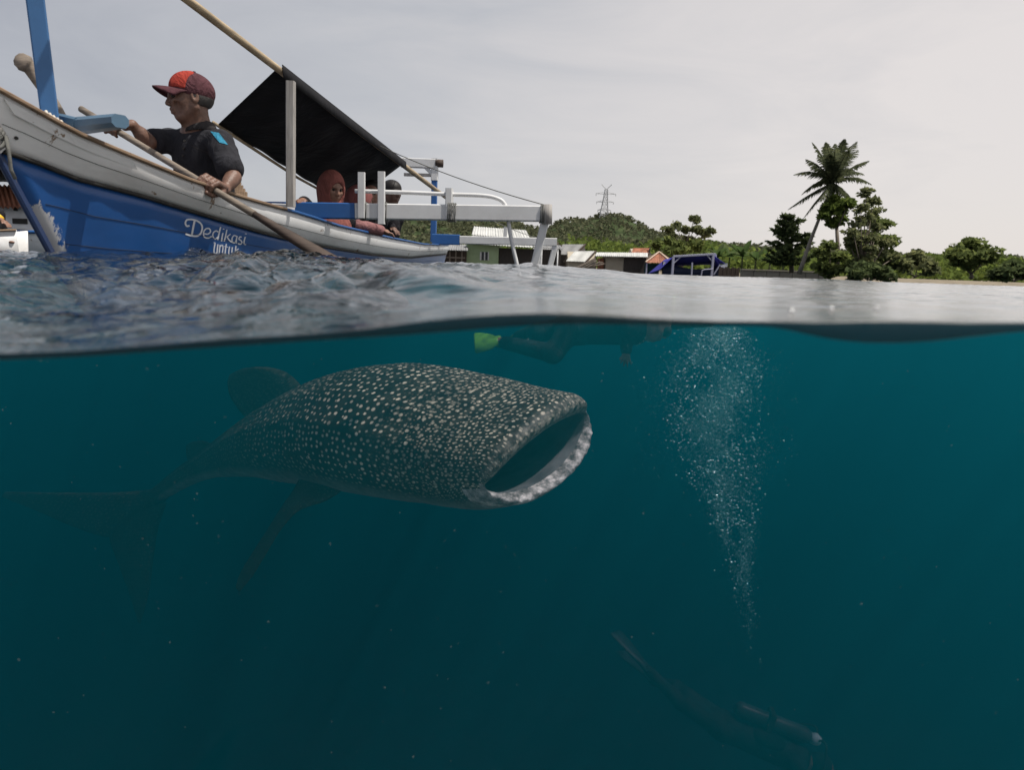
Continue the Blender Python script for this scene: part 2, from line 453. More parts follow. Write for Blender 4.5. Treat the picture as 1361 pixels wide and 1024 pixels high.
def sea_z(X, Y):
    X = np.asarray(X, float); Y = np.asarray(Y, float)
    z = np.zeros(np.broadcast(X, Y).shape)
    wx = X + 0.12 * np.sin(1.7 * Y + 0.6) + 0.05 * np.sin(5.1 * Y + 2.0 * X); wy = Y + 0.10 * np.sin(2.1 * X + 1.0) + 0.04 * np.sin(6.3 * X - 1.3 * Y)
    for kx, ky, ph, a, l in wav:
        fade = 1.0 / (1.0 + (Y / (120.0 * l)) ** 2)
        z = z + a * fade * (np.sin(kx * wx + ky * wy + ph))
    calm = 1 - 0.82 * sstep(-0.35, 0.25, X / np.maximum(Y, 0.3)) * (1 - 0.7 * sstep(6, 25, Y))
    z = z * calm * (1 - sstep(25, 70, Y) * 0.7)
    # the swell crest a few metres out, in front of the outrigger
    z = z + 0.098 * np.exp(-((X - 0.02) / 0.85) ** 2 - ((Y - 4.2) / 0.8) ** 2)
    z = z + 0.036 * np.exp(-((X + 1.35) / 0.95) ** 2 - ((Y - 2.9) / 0.9) ** 2)
    line = np.interp(X * YP / np.maximum(np.minimum(Y, 1.3), YP), LX, LZ)
    t = sstep(0.0, 1.0, (Y - YP) / 1.25)
    near = line + z * np.clip((Y - YP) / 0.6, 0, 1) * 0.8
    return near * (1 - t) + z * t

def strip_faces(nr_, nc_):
    i, j = np.meshgrid(np.arange(nr_ - 1), np.arange(nc_ - 1), indexing='ij'); a = (i * nc_ + j).ravel()
    return np.stack([a, a + 1, a + nc_ + 1, a + nc_], 1)

def water_surface_nodes(N, L, base_rough):
    t = N.new('ShaderNodeTexCoord')
    def nz(s, det, sc):
        m = N.new('ShaderNodeMapping'); m.inputs['Scale'].default_value = sc; m.inputs['Rotation'].default_value = (0, 0, 0.35)
        n = N.new('ShaderNodeTexNoise'); n.inputs['Scale'].default_value = s; n.inputs['Detail'].default_value = det; n.inputs['Roughness'].default_value = 0.55; n.inputs['Distortion'].default_value = 0.4
        L.new(t.outputs['Object'], m.inputs[0]); L.new(m.outputs[0], n.inputs['Vector']); return n.outputs['Fac']
    h = mathn(N, L, 'MULTIPLY_ADD', nz(9, 4, (0.7, 1.3, 1)), 1.0, mathn(N, L, 'MULTIPLY', nz(2.2, 3, (0.8, 1.2, 1)), 1.6))
    b = N.new('ShaderNodeBump'); b.inputs['Distance'].default_value = 0.03; L.new(h, b.inputs['Height'])
    sx_ = N.new('ShaderNodeSeparateXYZ'); L.new(t.outputs['Object'], sx_.inputs[0])      # ruffled by the boat's oar on the left, slick to the right
    rt = mathn(N, L, 'DIVIDE', sx_.outputs['X'], sx_.outputs['Y'])
    mr_ = N.new('ShaderNodeMapRange'); mr_.inputs['From Min'].default_value = -0.35; mr_.inputs['From Max'].default_value = 0.2; mr_.inputs['To Min'].default_value = 0.55; mr_.inputs['To Max'].default_value = 0.14
    L.new(rt, mr_.inputs['Value']); L.new(mr_.outputs[0], b.inputs['Strength'])
    g = N.new('ShaderNodeNewGeometry')
    dt = N.new('ShaderNodeVectorMath'); dt.operation = 'DOT_PRODUCT'
    L.new(b.outputs[0], dt.inputs[0]); L.new(g.outputs['Incoming'], dt.inputs[1])
    c = mathn(N, L, 'ABSOLUTE', dt.outputs['Value'])
    f = mathn(N, L, 'POWER', mathn(N, L, 'SUBTRACT', 1.0, c, clamp=True), 4.3)
    f = mathn(N, L, 'MULTIPLY_ADD', f, 0.98, 0.02, clamp=True)
    gl = N.new('ShaderNodeBsdfGlossy'); gl.inputs['Roughness'].default_value = base_rough; gl.inputs['Color'].default_value = (1, 1, 1, 1)
    L.new(b.outputs[0], gl.inputs['Normal'])
    if base_rough < 0.2:
        m2 = N.new('ShaderNodeMapRange'); m2.inputs['From Min'].default_value = -0.35; m2.inputs['From Max'].default_value = 0.2; m2.inputs['To Min'].default_value = 0.04; m2.inputs['To Max'].default_value = 0.17
        L.new(rt, m2.inputs['Value']); L.new(m2.outputs[0], gl.inputs['Roughness'])
    return f, gl
m, N, L = newmat('sea_surface')
f, gl = water_surface_nodes(N, L, 0.13)
tr = N.new('ShaderNodeBsdfTransparent'); ms = N.new('ShaderNodeMixShader'); o = N.new('ShaderNodeOutputMaterial')
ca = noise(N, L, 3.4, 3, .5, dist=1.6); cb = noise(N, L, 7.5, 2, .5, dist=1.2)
dapple = mathn(N, L, 'SUBTRACT', 1.0, mathn(N, L, 'MULTIPLY', mathn(N, L, 'ABSOLUTE', mathn(N, L, 'SUBTRACT', ca, .5)), 7.0), clamp=True)
dapple2 = mathn(N, L, 'SUBTRACT', 1.0, mathn(N, L, 'MULTIPLY', mathn(N, L, 'ABSOLUTE', mathn(N, L, 'SUBTRACT', cb, .5)), 6.0), clamp=True)
L.new(ramp(N, L, mathn(N, L, 'MULTIPLY_ADD', dapple, .65, mathn(N, L, 'MULTIPLY', dapple2, .35)), [(0.10, (.22, .22, .22)), (.70, (1, 1, 1))]), tr.inputs['Color'])  # sun dapples painted into the transmission colour, in place of focused light
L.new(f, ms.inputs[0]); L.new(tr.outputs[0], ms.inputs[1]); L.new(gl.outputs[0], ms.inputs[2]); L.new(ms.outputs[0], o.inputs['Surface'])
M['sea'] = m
m, N, L = newmat('water_film')       # the thick film of water clinging to the glass; dark tint paints in its refraction
f, gl = water_surface_nodes(N, L, 0.42)
tr = N.new('ShaderNodeBsdfTransparent'); tr.inputs['Color'].default_value = (0.10, 0.27, 0.30, 1); ms = N.new('ShaderNodeMixShader'); o = N.new('ShaderNodeOutputMaterial')
L.new(f, ms.inputs[0]); L.new(tr.outputs[0], ms.inputs[1]); L.new(gl.outputs[0], ms.inputs[2]); L.new(ms.outputs[0], o.inputs['Surface'])
M['film'] = m
m, N, L = newmat('sea_water_volume')
sc_ = N.new('ShaderNodeVolumeScatter'); sc_.inputs['Color'].default_value = (0.015, 0.60, 0.71, 1); sc_.inputs['Density'].default_value = 0.092; sc_.inputs['Anisotropy'].default_value = 0.45
ab = N.new('ShaderNodeVolumeAbsorption'); ab.inputs['Color'].default_value = (0.54, 0.60, 0.675, 1); ab.inputs['Density'].default_value = 0.48
ad = N.new('ShaderNodeAddShader'); o = N.new('ShaderNodeOutputMaterial')
L.new(sc_.outputs[0], ad.inputs[0]); L.new(ab.outputs[0], ad.inputs[1]); L.new(ad.outputs[0], o.inputs['Volume'])
M['water'] = m

def u_cols(n_in, n_out):
    return np.concatenate([np.linspace(-2.4, -0.9, n_out, endpoint=False), np.linspace(-0.9, 0.9, n_in, endpoint=False), np.linspace(0.9, 2.4, n_out + 1)])
def sea_grid(ratio, u, ymax):
    ys = [YP]
    st = 0.006
    while ys[-1] < ymax:
        ys.append(ys[-1] + max(st, ys[-1] * (ratio - 1)))
    ys = np.array(ys); ys[-1] = ymax
    Yg = ys[:, None] * np.ones_like(u)[None]; Xg = u[None] * (Yg + 0.6)
    return Xg, Yg
u = u_cols(760, 40)
Xg, Yg = sea_grid(1.011, u, 95.0)
Zg = sea_z(Xg, Yg)
V = np.stack([Xg, Yg, Zg], -1)
# far rows to the horizon
far = []
for y in (110, 140, 200, 320, 600, 1200, 2500, 6000):
    far.append(np.stack([u * (y + 0.6), np.full_like(u, y), np.zeros_like(u)], -1))
V = np.concatenate([V, np.array(far)], 0); nrow, ncol = V.shape[:2]
F = strip_faces(nrow, ncol); n_sea = len(F)
# the lip: water creeping up the glass, a rounded bead between the two edges
bead = []
x0 = V[0, :, 0]; zt = V[0, :, 2]; zb = np.minimum(np.interp(x0, BX, BZ), zt - 0.002)
for k in range(1, 9):
    a = math.pi * k / 8
    bead.append(np.stack([x0, YP - np.sin(a) * np.clip((zt - zb) * 0.3, 0, 0.004), zt + (zb - zt) * (1 - math.cos(a)) / 2], -1))
bead = np.concatenate([V[:1], np.array(bead)], 0)
Fb = strip_faces(len(bead), ncol)[:, ::-1] + V.size // 3
allV = np.concatenate([V.reshape(-1, 3), bead.reshape(-1, 3)])
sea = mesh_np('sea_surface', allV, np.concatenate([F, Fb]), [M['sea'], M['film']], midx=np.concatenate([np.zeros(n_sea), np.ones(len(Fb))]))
tag(sea, kind='structure')
# the body of water under it (volume only)
u2 = u_cols(360, 20)
X2, Y2 = sea_grid(1.03, u2, 92.0)
Z2 = sea_z(X2, Y2) - 0.004
nr2, nc2 = X2.shape
top = np.stack([X2, Y2, Z2], -1).reshape(-1, 3)
F2 = strip_faces(nr2, nc2)
border = list(range(nc2)) + [i * nc2 + nc2 - 1 for i in range(1, nr2)] + [(nr2 - 1) * nc2 + j for j in range(nc2 - 2, -1, -1)] + [i * nc2 for i in range(nr2 - 2, 0, -1)]
bot = top[border].copy(); bot[:, 2] = -9.0
nb = len(border); base = len(top)
faces = [tuple(int(x) for x in f_) for f_ in F2]
faces += [(border[i], base + i, base + (i + 1) % nb, border[(i + 1) % nb]) for i in range(nb)]
faces.append(tuple(base + i for i in range(nb - 1, -1, -1)))
faces = [tuple(reversed(f_)) if k >= len(F2) else f_ for k, f_ in enumerate(faces)]
wat = mesh_np('sea_water', np.concatenate([top, bot]), faces, M['water'], smooth=False)
bm = bmesh.new(); bm.from_mesh(wat.data); bmesh.ops.recalc_face_normals(bm, faces=bm.faces); bm.to_mesh(wat.data); bm.free()
tag(wat, kind='structure')

# ------------------------------------------------------------------ ground: sea bed, beach and hills, one sheet
def hill_curve(pts, D):
    xs, hs = [], []
    for px, py in pts:
        p = pt(px, py, D); xs.append(p.x); hs.append(max(0, p.z))
    return np.array(xs), np.array(hs)
D1, D2 = 330.0, 520.0
H1 = hill_curve([(380, 330), (440, 318), (500, 302), (545, 293), (580, 288), (612, 288), (632, 293), (655, 300), (690, 304), (712, 311), (730, 316), (760, 322), (900, 330), (1000, 335), (1200, 345), (1400, 350)], D1)
H2 = hill_curve([(500, 340), (680, 330), (718, 314), (742, 300), (760, 297), (782, 294), (795, 291), (815, 290), (832, 294), (842, 302), (860, 311), (885, 318), (930, 326), (1000, 338), (1200, 350), (1500, 358)], D2)
def ground_z(X, Y):
    X = np.asarray(X, float); Y = np.asarray(Y, float)
    z = -10 + 10.6 * sstep(20, 100, Y)
    b1 = np.interp(X, *H1) * np.exp(-((Y - D1) / np.where(Y < D1, 95, 200)) ** 2)
    b2 = np.interp(X, *H2) * np.exp(-((Y - D2) / np.where(Y < D2, 110, 250)) ** 2)
    hz = np.maximum(b1, b2)
    rough = (np.sin(X * 0.11 + 0.7 * np.sin(Y * 0.05)) * np.sin(Y * 0.09 + 1.3)) * 1.0
    return z + hz + rough * sstep(2, 14, hz) * 0.8
ys = np.concatenate([np.array([-30, 0, 10]), np.linspace(20, 110, 40), np.linspace(118, 620, 90), np.array([700, 900, 1400, 3000, 7000])])
us = np.linspace(-1, 1, 161)
Yg = ys[:, None] * np.ones_like(us)[None]; Xg = us[None] * (np.abs(Yg) * 1.6 + 60)
G = np.stack([Xg, Yg, ground_z(Xg, Yg)], -1)
M['ground'] = plain('sandy_earth', (0.20, 0.17, 0.12), 0.95, 0.35, 0.4)
m, N, L = newmat('earth_and_scrub')
geo = N.new('ShaderNodeNewGeometry'); sx = N.new('ShaderNodeSeparateXYZ'); L.new(geo.outputs['Position'], sx.inputs[0])
k = mathn(N, L, 'MULTIPLY_ADD', sx.outputs['Z'], 0.25, -0.3, clamp=True)
col = mixc(N, L, k, ramp(N, L, noise(N, L, 0.5, 6), [(0.3, (0.15, 0.125, 0.09)), (0.7, (0.27, 0.23, 0.17))]), ramp(N, L, noise(N, L, 0.12, 8), [(0.35, (0.022, 0.035, 0.014)), (0.65, (0.055, 0.075, 0.03))]))
M['ground'] = finish(m, N, L, col, 0.95, None, 0.1)
gr = mesh_np('ground', G.reshape(-1, 3), strip_faces(len(ys), len(us)), M['ground'])
tag(gr, kind='structure')

# ------------------------------------------------------------------ vegetation helpers
def leaf_quads(C, size, aspect=1.7, upbias=0.3, R=nr):
    """one leaf-sized quad per centre, random facing"""
    n = len(C); size = np.broadcast_to(np.asarray(size, float), (n,)) * R.uniform(0.65, 1.35, n)
    a = R.normal(size=(n, 3)); a[:, 2] *= 0.6; a /= np.linalg.norm(a, axis=1)[:, None]
    b = R.normal(size=(n, 3)); b[:, 2] += upbias
    nrm = np.cross(a, b); b = np.cross(nrm, a); b /= np.linalg.norm(b, axis=1)[:, None] + 1e-9
    a = a * (size * aspect / 2)[:, None]; b = b * (size / 2)[:, None]
    V_ = np.stack([C - a, C + b * 0.9, C + a, C - b * 0.9], 1).reshape(-1, 3)
    F_ = np.arange(4 * n).reshape(n, 4)
    return V_, F_
def clump_pts(c, r, n, R=nr, shell=0.55):
    d = R.normal(size=(n, 3)); d /= np.linalg.norm(d, axis=1)[:, None]
    rad = R.uniform(shell, 1.0, n) ** 0.8
    return np.array(c) + d * rad[:, None] * np.array(r)
def join(parts):
    Vs, Fs, b = [], [], 0
    for v, f_ in parts:
        Vs.append(v); Fs.append(f_ + b); b += len(v)
    return np.concatenate(Vs), np.concatenate(Fs)

M['leaf_mid'] = leafmat('leaf_mid', (0.17, 0.21, 0.075))
M['leaf_bright'] = leafmat('leaf_bright', (0.135, 0.185, 0.050))
M['leaf_dark'] = leafmat('leaf_dark', (0.11, 0.145, 0.065))
M['leaf_olive'] = leafmat('leaf_olive', (0.18, 0.20, 0.10))
M['leaf_hill'] = leafmat('leaf_hill', (0.125, 0.135, 0.082), 0.28, 0.35)
M['leaf_palm'] = leafmat('leaf_palm', (0.10, 0.115, 0.065), 0.35)
M['leaf_banana'] = leafmat('leaf_banana', (0.075, 0.12, 0.04), 0.35)
M['bark'] = wood('bark', (0.16, 0.13, 0.10), sc=(6, 6, 1))
M['bark_pale'] = wood('bark_pale', (0.26, 0.23, 0.19), sc=(6, 6, 1))

# forest on the hills: one mass nobody could count
R1 = np.random.default_rng(11)
pts_ = []
while len(pts_) < 8500:
    Y = R1.uniform(190, 560); X = R1.uniform(-0.42, 0.75) * Y
    z = float(ground_z(X, Y))
    if z > 2.5: pts_.append((X, Y, z))
parts = []
for (X, Y, z) in pts_:
    r = R1.uniform(1.1, 2.5) * (Y / 350) ** 0.5
    n = 15
    C = clump_pts((X, Y, z + r * 0.45), (r, r, r * R1.uniform(0.6, 0.95)), n, R1)
    C = C[C[:, 2] > z - 0.5]
    parts.append(leaf_quads(C, r * 0.6, 1.3, 0.8, R1))
Vf, Ff = join(parts)
tag(mesh_np('hillside_forest', Vf, Ff, M['leaf_hill'], smooth=False), kind='stuff')
# the greener belt of trees just behind the village, read as one mass
parts = []
for _ in range(420):
    px = R1.uniform(560, 1420); Y = R1.uniform(108, 190)
    top_y = np.interp(px, [560, 640, 730, 760, 800, 850, 880, 930, 1000, 1060, 1200, 1420], [330, 326, 322, 314, 316, 322, 318, 318, 330, 332, 336, 340]) + R1.uniform(0, 16)
    p = pt(px, top_y, Y); r = R1.uniform(1.6, 3.4)
    for q in range(3):
        c = (p.x + R1.uniform(-1.5, 1.5), p.y + R1.uniform(-1, 1), p.z - r * (0.7 + 1.1 * q))
        if c[2] < 0.5: continue
        parts.append(leaf_quads(clump_pts(c, (r * 1.2, r, r * 0.9), 34, R1), 0.75, 1.4, 0.8, R1))
Vf, Ff = join(parts)
tag(mesh_np('treeline', Vf, Ff, M['leaf_bright'], smooth=False), kind='stuff')

def limb_tube(path, r0, r1, n=7):
    rs = [r0 + (r1 - r0) * i / (len(path) - 1) for i in range(len(path))]
    return MB().tube(path, rs, n)

def broad_tree(name, label, cat, px, base_y, Y, blobs, mat, bark, leaf=0.45, dens=1.0, trunk_r=0.22, group=None, lean=0.0):
    """blobs: (px, py, rx_px, ry_px, dY) crown lobes as seen; each lobe gets a limb from the trunk"""
    b = ptx(px, Y, 0.6); s = Y / FPX
    t = thing(name, label, cat, b, group)
    cxm = sum(q[0] for q in blobs) / len(blobs); low = max(q[1] + q[3] for q in blobs)
    fork = pt(px + (cxm - px) * 0.45 + lean, min(low + 4, base_y - 6), Y)
    tm = limb_tube([b, b.lerp(fork, 0.5) + Vector((s * 1.5, 0, 0)), fork], trunk_r, trunk_r * 0.7)
    parts = []
    for (bx, by, rx, ry, dY) in blobs:
        c = pt(bx, by, Y + dY)
        mid = fork.lerp(c, 0.5) + Vector((0, 0, -0.1 * (c - fork).length))
        tm.tube([fork, mid, c], [trunk_r * 0.55, trunk_r * 0.3, trunk_r * 0.12], 6)
        r = (rx * s, max(rx, ry) * s * 0.9, ry * s)
        n_sub = max(4, int(rx * ry / 14))
        for _ in range(n_sub):
            cc = np.array(c) + clump_pts((0, 0, 0), r, 1, R1, 0.2)[0] * 0.85
            rr = R1.uniform(0.28, 0.48) * min(r[0], r[2]) + 0.25
            parts.append(leaf_quads(clump_pts(cc, (rr * 1.25, rr * 1.25, rr * 0.8), int(30 * dens), R1, 0.3), leaf, 1.6, 0.5, R1))
    tm.build('trunk', bark, t, True)
    Vc, Fc = join(parts); mesh_np('crown', Vc, Fc, mat, t, smooth=False)
    return t

def frond_mesh(base, tip, droop, n=26, width=0.55, R=R1, hang=0.5):
    """feathered palm frond: curved rib with leaflets both sides"""
    base, tip = Vector(base), Vector(tip); d = tip - base; Ln = d.length
    ts = np.linspace(0, 1, n + 1)
    rib = [base + d * t + Vector((0, 0, droop * (4 * t * (1 - t)) )) for t in ts]
    mb = MB().tube([rib[0], rib[n // 3], rib[2 * n // 3], rib[n]], [0.07, 0.05, 0.035, 0.015], 5)
    vs_, fs = [], []
    for i in range(2, n + 1):
        t = ts[i]; p = rib[i]; tg = (rib[min(i + 1, n)] - rib[i - 1]).normalized()
        side = tg.cross(Vector((0, 0, 1)))
        side = side.normalized() if side.length > 1e-3 else Vector((1, 0, 0))
        lw = width * math.sin(math.pi * min(1, 0.12 + 0.86 * t)) ** 0.6 * (1.0 if t < 0.85 else 0.8)
        for s in (-1, 1):
            dirv = (side * s * 0.75 + tg * 0.55 + Vector((0, 0, -hang * R.uniform(0.5, 1.3)))).normalized()
            q = p + dirv * lw * R.uniform(0.8, 1.1); mid = p.lerp(q, 0.5) + Vector((0, 0, 0.04))
            w = tg * 0.075
            b = len(vs_)
            vs_ += [p - w * 0.6, p + w * 0.6, mid + w, q, mid - w]; fs += [(b, b+1, b+2, b+3, b+4)]
    mb.add(vs_, fs); return mb

# ------------------------------------------------------------------ coconut palm
YPALM = 62.0
pb = ptx(1062, YPALM, 0.5)
palm = thing('coconut_palm', 'tall coconut palm with a leaning slender trunk and ragged crown above the other trees', 'palm tree', pb)
pc = pt(1107, 243, YPALM)
path = [pb, pt(1067, 350, YPALM), pt(1078, 318, YPALM), pt(1091, 285, YPALM), pc]
MB().tube(path, [0.24, 0.19, 0.16, 0.14, 0.12], 8).build('trunk', M['bark_pale'], palm, True)
fr = [(1048, 278, 2), (1068, 290, 1), (1072, 212, -1), (1080, 190, 0.5), (1096, 196, 3), (1122, 186, -1), (1138, 189, 2), (1154, 214, 0), (1158, 245, -1), (1140, 200, 3.5), (1110, 192, -3), (1080, 250, 3), (1126, 262, -2.5), (1090, 268, -3), (1132, 226, -3), (1118, 205, 2), (1102, 205, -2), (1078, 222, 2.5), (1056, 232, -1), (1066, 258, 1.5), (1148, 232, 2), (1116, 196, 1), (1128, 200, -2), (1088, 206, 1.5), (1098, 190, -1.5), (1138, 272, 1), (1100, 276, -1.5), (1118, 276, 2)]
for (fx, fy, dY) in fr:
    tip = pt(fx, fy, YPALM + dY)
    dr = (0.55 if fy > 225 else 0.35) * (1 if fy < 262 else 0.35)
    frond_mesh(pc, tip, dr, 34, 0.80, hang=0.75 if fy > 205 else 0.35).build('frond', M['leaf_palm'], palm)
for k in range(7):
    a = k * 0.9; cc = pc + Vector((0.36 * math.cos(a), 0.36 * math.sin(a), -0.35 - 0.1 * (k % 2)))
    sdf('coconut', [ell(cc, (0.15, 0.15, 0.19))], 0.06, M['leaf_olive'], palm)

# ------------------------------------------------------------------ other shore trees
broad_tree('airy_tree', 'airy broadleaf tree with a gappy rounded crown against the sky behind the rust roofed shelter', 'tree', 905, 345, 98,
           [(888, 304, 7, 6, 0), (899, 299, 7, 7, 1), (909, 306, 6, 6, -1), (893, 312, 6, 5, 0), (922, 293, 6, 6, 1), (924, 303, 7, 5, -1), (930, 309, 5, 4, 0), (938, 311, 6, 5, 1), (944, 307, 4, 4, 0), (914, 317, 6, 4, 1)],
           M['leaf_olive'], M['bark'], 0.5, 0.8, 0.2)
broad_tree('bushy_tree', 'low bushy bright green tree just behind the rust roofed shelter', 'tree', 890, 350, 95,
           [(872, 326, 10, 8, 0), (890, 322, 12, 8, 1), (910, 325, 12, 8, 0), (930, 328, 12, 7, 1), (900, 334, 16, 7, -1)], M['leaf_mid'], M['bark'], 0.5, 1.0)
broad_tree('round_topped_tree', 'small round topped tree on a bare stem right beside the coconut palm', 'tree', 1113, 375, 60,
           [(1100, 274, 9, 6, 0), (1113, 266, 13, 7, 1), (1127, 270, 9, 6, -1), (1112, 280, 12, 7, 0), (1120, 291, 8, 6, 0.5), (1096, 286, 7, 4, 0), (1108, 294, 8, 5, 0)],
           M['leaf_bright'], M['bark'], 0.34, 1.3, 0.2)

def tiered_tree(name, label, px, top_y, base_y, Y, half, tiers, mat, seed, droop=0.1, leaf=0.28, up=0.25):
    """casuarina like tree: straight trunk with long feathery branches in tiers"""
    Rr = np.random.default_rng(seed); b = ptx(px, Y, 0.6); topp = pt(px, top_y, Y); s = Y / FPX
    t = thing(name, label, 'tree', b)
    tm = MB().tube([b, b.lerp(topp, 0.5), topp], [0.24, 0.14, 0.03], 7); parts = []
    for i in range(tiers):
        fz = i / (tiers - 1); c = b.lerp(topp, 0.16 + 0.82 * fz)
        for q in range(4):
            a = Rr.uniform(0, 2 * math.pi); ln = half * s * (1.05 - 0.72 * fz) * Rr.uniform(0.7, 1.2)
            tip = c + Vector((math.cos(a) * ln, math.sin(a) * ln * 0.8, ln * Rr.uniform(up - 0.15, up + 0.15)))
            mid = c.lerp(tip, 0.5) + Vector((0, 0, -droop * ln))
            tm.tube([c, mid, tip], [0.05, 0.035, 0.012], 5)
            P = []
            for w in np.linspace(0.25, 1.0, 9):
                pp = (c.lerp(mid, w * 2) if w < 0.5 else mid.lerp(tip, w * 2 - 1))
                P.append(clump_pts(pp, (0.24 * (1.2 - 0.6 * w), 0.24, 0.09), 7, Rr, 0.1))
            parts.append(leaf_quads(np.concatenate(P), leaf, 2.6, 0.2, Rr))
    tm.build('trunk', M['bark'], t, True)
    Vc, Fc = join(parts); mesh_np('crown', Vc, Fc, mat, t, smooth=False)
tiered_tree('casuarina_tree', 'dark feathery tree with long level branches in open tiers left of the palm trunk', 1052, 288, 372, 66, 36, 11, M['leaf_dark'], 5)
broad_tree('plumed_tree', 'large feathery tree with wide separate plumes of foliage right of the coconut palm', 'tree', 1142, 378, 55,
           [(1151, 257, 10, 7, 0), (1160, 268, 13, 5, .5), (1144, 278, 12, 6, -.5), (1166, 281, 12, 5, 1), (1154, 290, 12, 6, 0), (1136, 318, 14, 8, 0), (1150, 346, 18, 8, 0), (1140, 296, 12, 5, 0), (1168, 300, 12, 4, .5), (1134, 309, 12, 5, -1), (1160, 315, 15, 4, 0), (1128, 323, 13, 5, 1), (1152, 330, 14, 4, -.5), (1180, 322, 10, 3, 0), (1172, 336, 13, 4, .5), (1190, 342, 10, 4, 1)],
           M['leaf_olive'], M['bark'], 0.24, 1.0, 0.16)
broad_tree('thick_shrub', 'thick yellowish green shrub growing behind the end of the low concrete wall', 'shrub', 1100, 372, 57,
           [(1092, 340, 8, 9, 0), (1104, 328, 8, 8, 0), (1115, 342, 11, 9, 1), (1130, 352, 14, 9, -1), (1105, 360, 16, 9, 0), (1090, 358, 9, 9, 0)], M['leaf_mid'], M['bark'], 0.3, 1.3, 0.12)
broad_tree('dense_tree', 'dense mid green tree filling in behind the feathery plumed tree', 'tree', 1160, 376, 60,
           [(1158, 292, 10, 8, 0), (1172, 300, 11, 8, 1), (1148, 312, 12, 9, 0), (1166, 318, 14, 10, .5), (1182, 322, 10, 9, 0), (1140, 330, 14, 10, 0), (1160, 338, 16, 10, 1), (1180, 344, 14, 10, 0), (1150, 354, 20, 10, .5)],
           M['leaf_mid'], M['bark'], 0.3, 1.3, 0.18)
broad_tree('dark_shrub', 'dark shrub at the water edge under the feathery plumed tree', 'shrub', 1150, 378, 53,
           [(1140, 362, 12, 12, 0), (1158, 358, 14, 12, 1), (1172, 366, 14, 10, 0)], M['leaf_dark'], M['bark'], 0.3, 1.2, 0.12)
broad_tree('leafy_tree', 'leafy rounded tree standing farthest right on the shore', 'tree', 1290, 375, 64,
           [(1270, 338, 16, 12, 0), (1292, 328, 18, 12, 1), (1312, 340, 16, 12, -1), (1290, 350, 22, 10, 0)], M['leaf_mid'], M['bark'], 0.36, 1.2, 0.2)
broad_tree('low_shoreline_bush', 'low wide green bush between the plumed tree and the rightmost tree', 'bush', 1215, 378, 60,
           [(1200, 352, 14, 10, 0), (1220, 346, 15, 12, 1), (1238, 354, 14, 10, 0)], M['leaf_olive'], M['bark'], 0.32, 1.2, 0.12)
broad_tree('hedge_bush', 'dark green bush at the right end of the shore below the rightmost tree', 'bush', 1345, 380, 58,
           [(1330, 362, 14, 10, 0), (1350, 356, 16, 12, 1), (1372, 360, 14, 12, 0)], M['leaf_dark'], M['bark'], 0.32, 1.2, 0.12)

def banana(px, base_y, Y, hpx, label, seed, group='banana plants along the shore wall'):
    Rr = random.Random(seed); b = ptx(px, Y, 0.5); s = Y / FPX; h = hpx * s
    t = thing('banana_plant', label, 'banana plant', b, group)
    crown = b + Vector((0, 0, h * 0.45))
    MB().tube([b, crown], [0.16, 0.09], 7).build('stem', M['leaf_olive'], t, True)
    for k in range(10):
        a = k * 2.4 + Rr.uniform(-0.3, 0.3); ln = h * Rr.uniform(0.55, 0.8); tilt = Rr.uniform(0.35, 1.15)
        d = Vector((math.cos(a) * math.cos(tilt), math.sin(a) * math.cos(tilt), math.sin(tilt)))
        side = d.cross(Vector((0, 0, 1))).normalized(); w = ln * 0.13
        vs_, fs = [], []
        n = 6
        for i in range(n + 1):
            q = i / n; c = crown + d * ln * q + Vector((0, 0, -0.55 * ln * q * q * math.cos(tilt)))
            ww = w * math.sin(math.pi * (0.1 + 0.9 * q)) ** 0.7 + 0.01
            vs_ += [c - side * ww + Vector((0, 0, ww * 0.35)), c, c + side * ww + Vector((0, 0, ww * 0.35))]
        for i in range(n):
            a0 = i * 3; fs += [(a0, a0+1, a0+4, a0+3), (a0+1, a0+2, a0+5, a0+4)]
        MB().add(vs_, fs).build('leaf', M['leaf_banana'] if k % 3 else M['leaf_dark'], t)
for i, (px, by, Y, hp, lab) in enumerate((
        (952, 362, 84, 42, 'banana plant with upright leaves directly right of the blue canopy frame'),
        (968, 362, 86, 44, 'banana plant with two tall upright leaves second from the blue canopy'),
        (985, 362, 82, 46, 'broad banana plant with wide arching leaves in the middle of the clump'),
        (1003, 364, 80, 38, 'banana plant whose drooping leaves reach out over the low concrete wall'),
        (1022, 366, 78, 32, 'shorter banana plant behind the low concrete wall beside the tiered dark tree'),
        (1040, 368, 76, 30, 'smallest banana plant behind the wall at the foot of the palm'))):
    banana(px, by, Y, hp, lab, 20 + i)

# ------------------------------------------------------------------ pylon on the hill
M['steel'] = plain('galvanised_steel', (0.42, 0.42, 0.43), 0.6, 0.1, 2)
YT = 500.0
pbse = pt(800, 312, YT); ptop = pt(806, 252, YT)
pyl = thing('transmission_pylon', 'steel lattice power pylon standing on top of the far green hill', 'pylon', pbse)
hh = (ptop - pbse).length
axd = (ptop - pbse).normalized()
mb = MB()
def corner(f_, i):
    w = 4.2 * (1 - f_) ** 1.4 + 1.0
    sx_, sy_ = ((-1, -1), (1, -1), (1, 1), (-1, 1))[i]
    return pbse + axd * (hh * f_) + Vector((sx_ * w, sy_ * w, 0))
lv = [0, 0.18, 0.33, 0.46, 0.57, 0.67, 0.76, 0.84, 0.92, 1.0]
for i in range(4):
    mb.tube([corner(f_, i) for f_ in lv], 0.2, 4)
brace = MB()
for a, b in zip(lv[:-1], lv[1:]):
    for i in range(4):
        j = (i + 1) % 4
        brace.tube([corner(a, i), corner(b, j)], 0.11, 4); brace.tube([corner(a, j), corner(b, i)], 0.11, 4); brace.tube([corner(b, i), corner(b, j)], 0.11, 4)
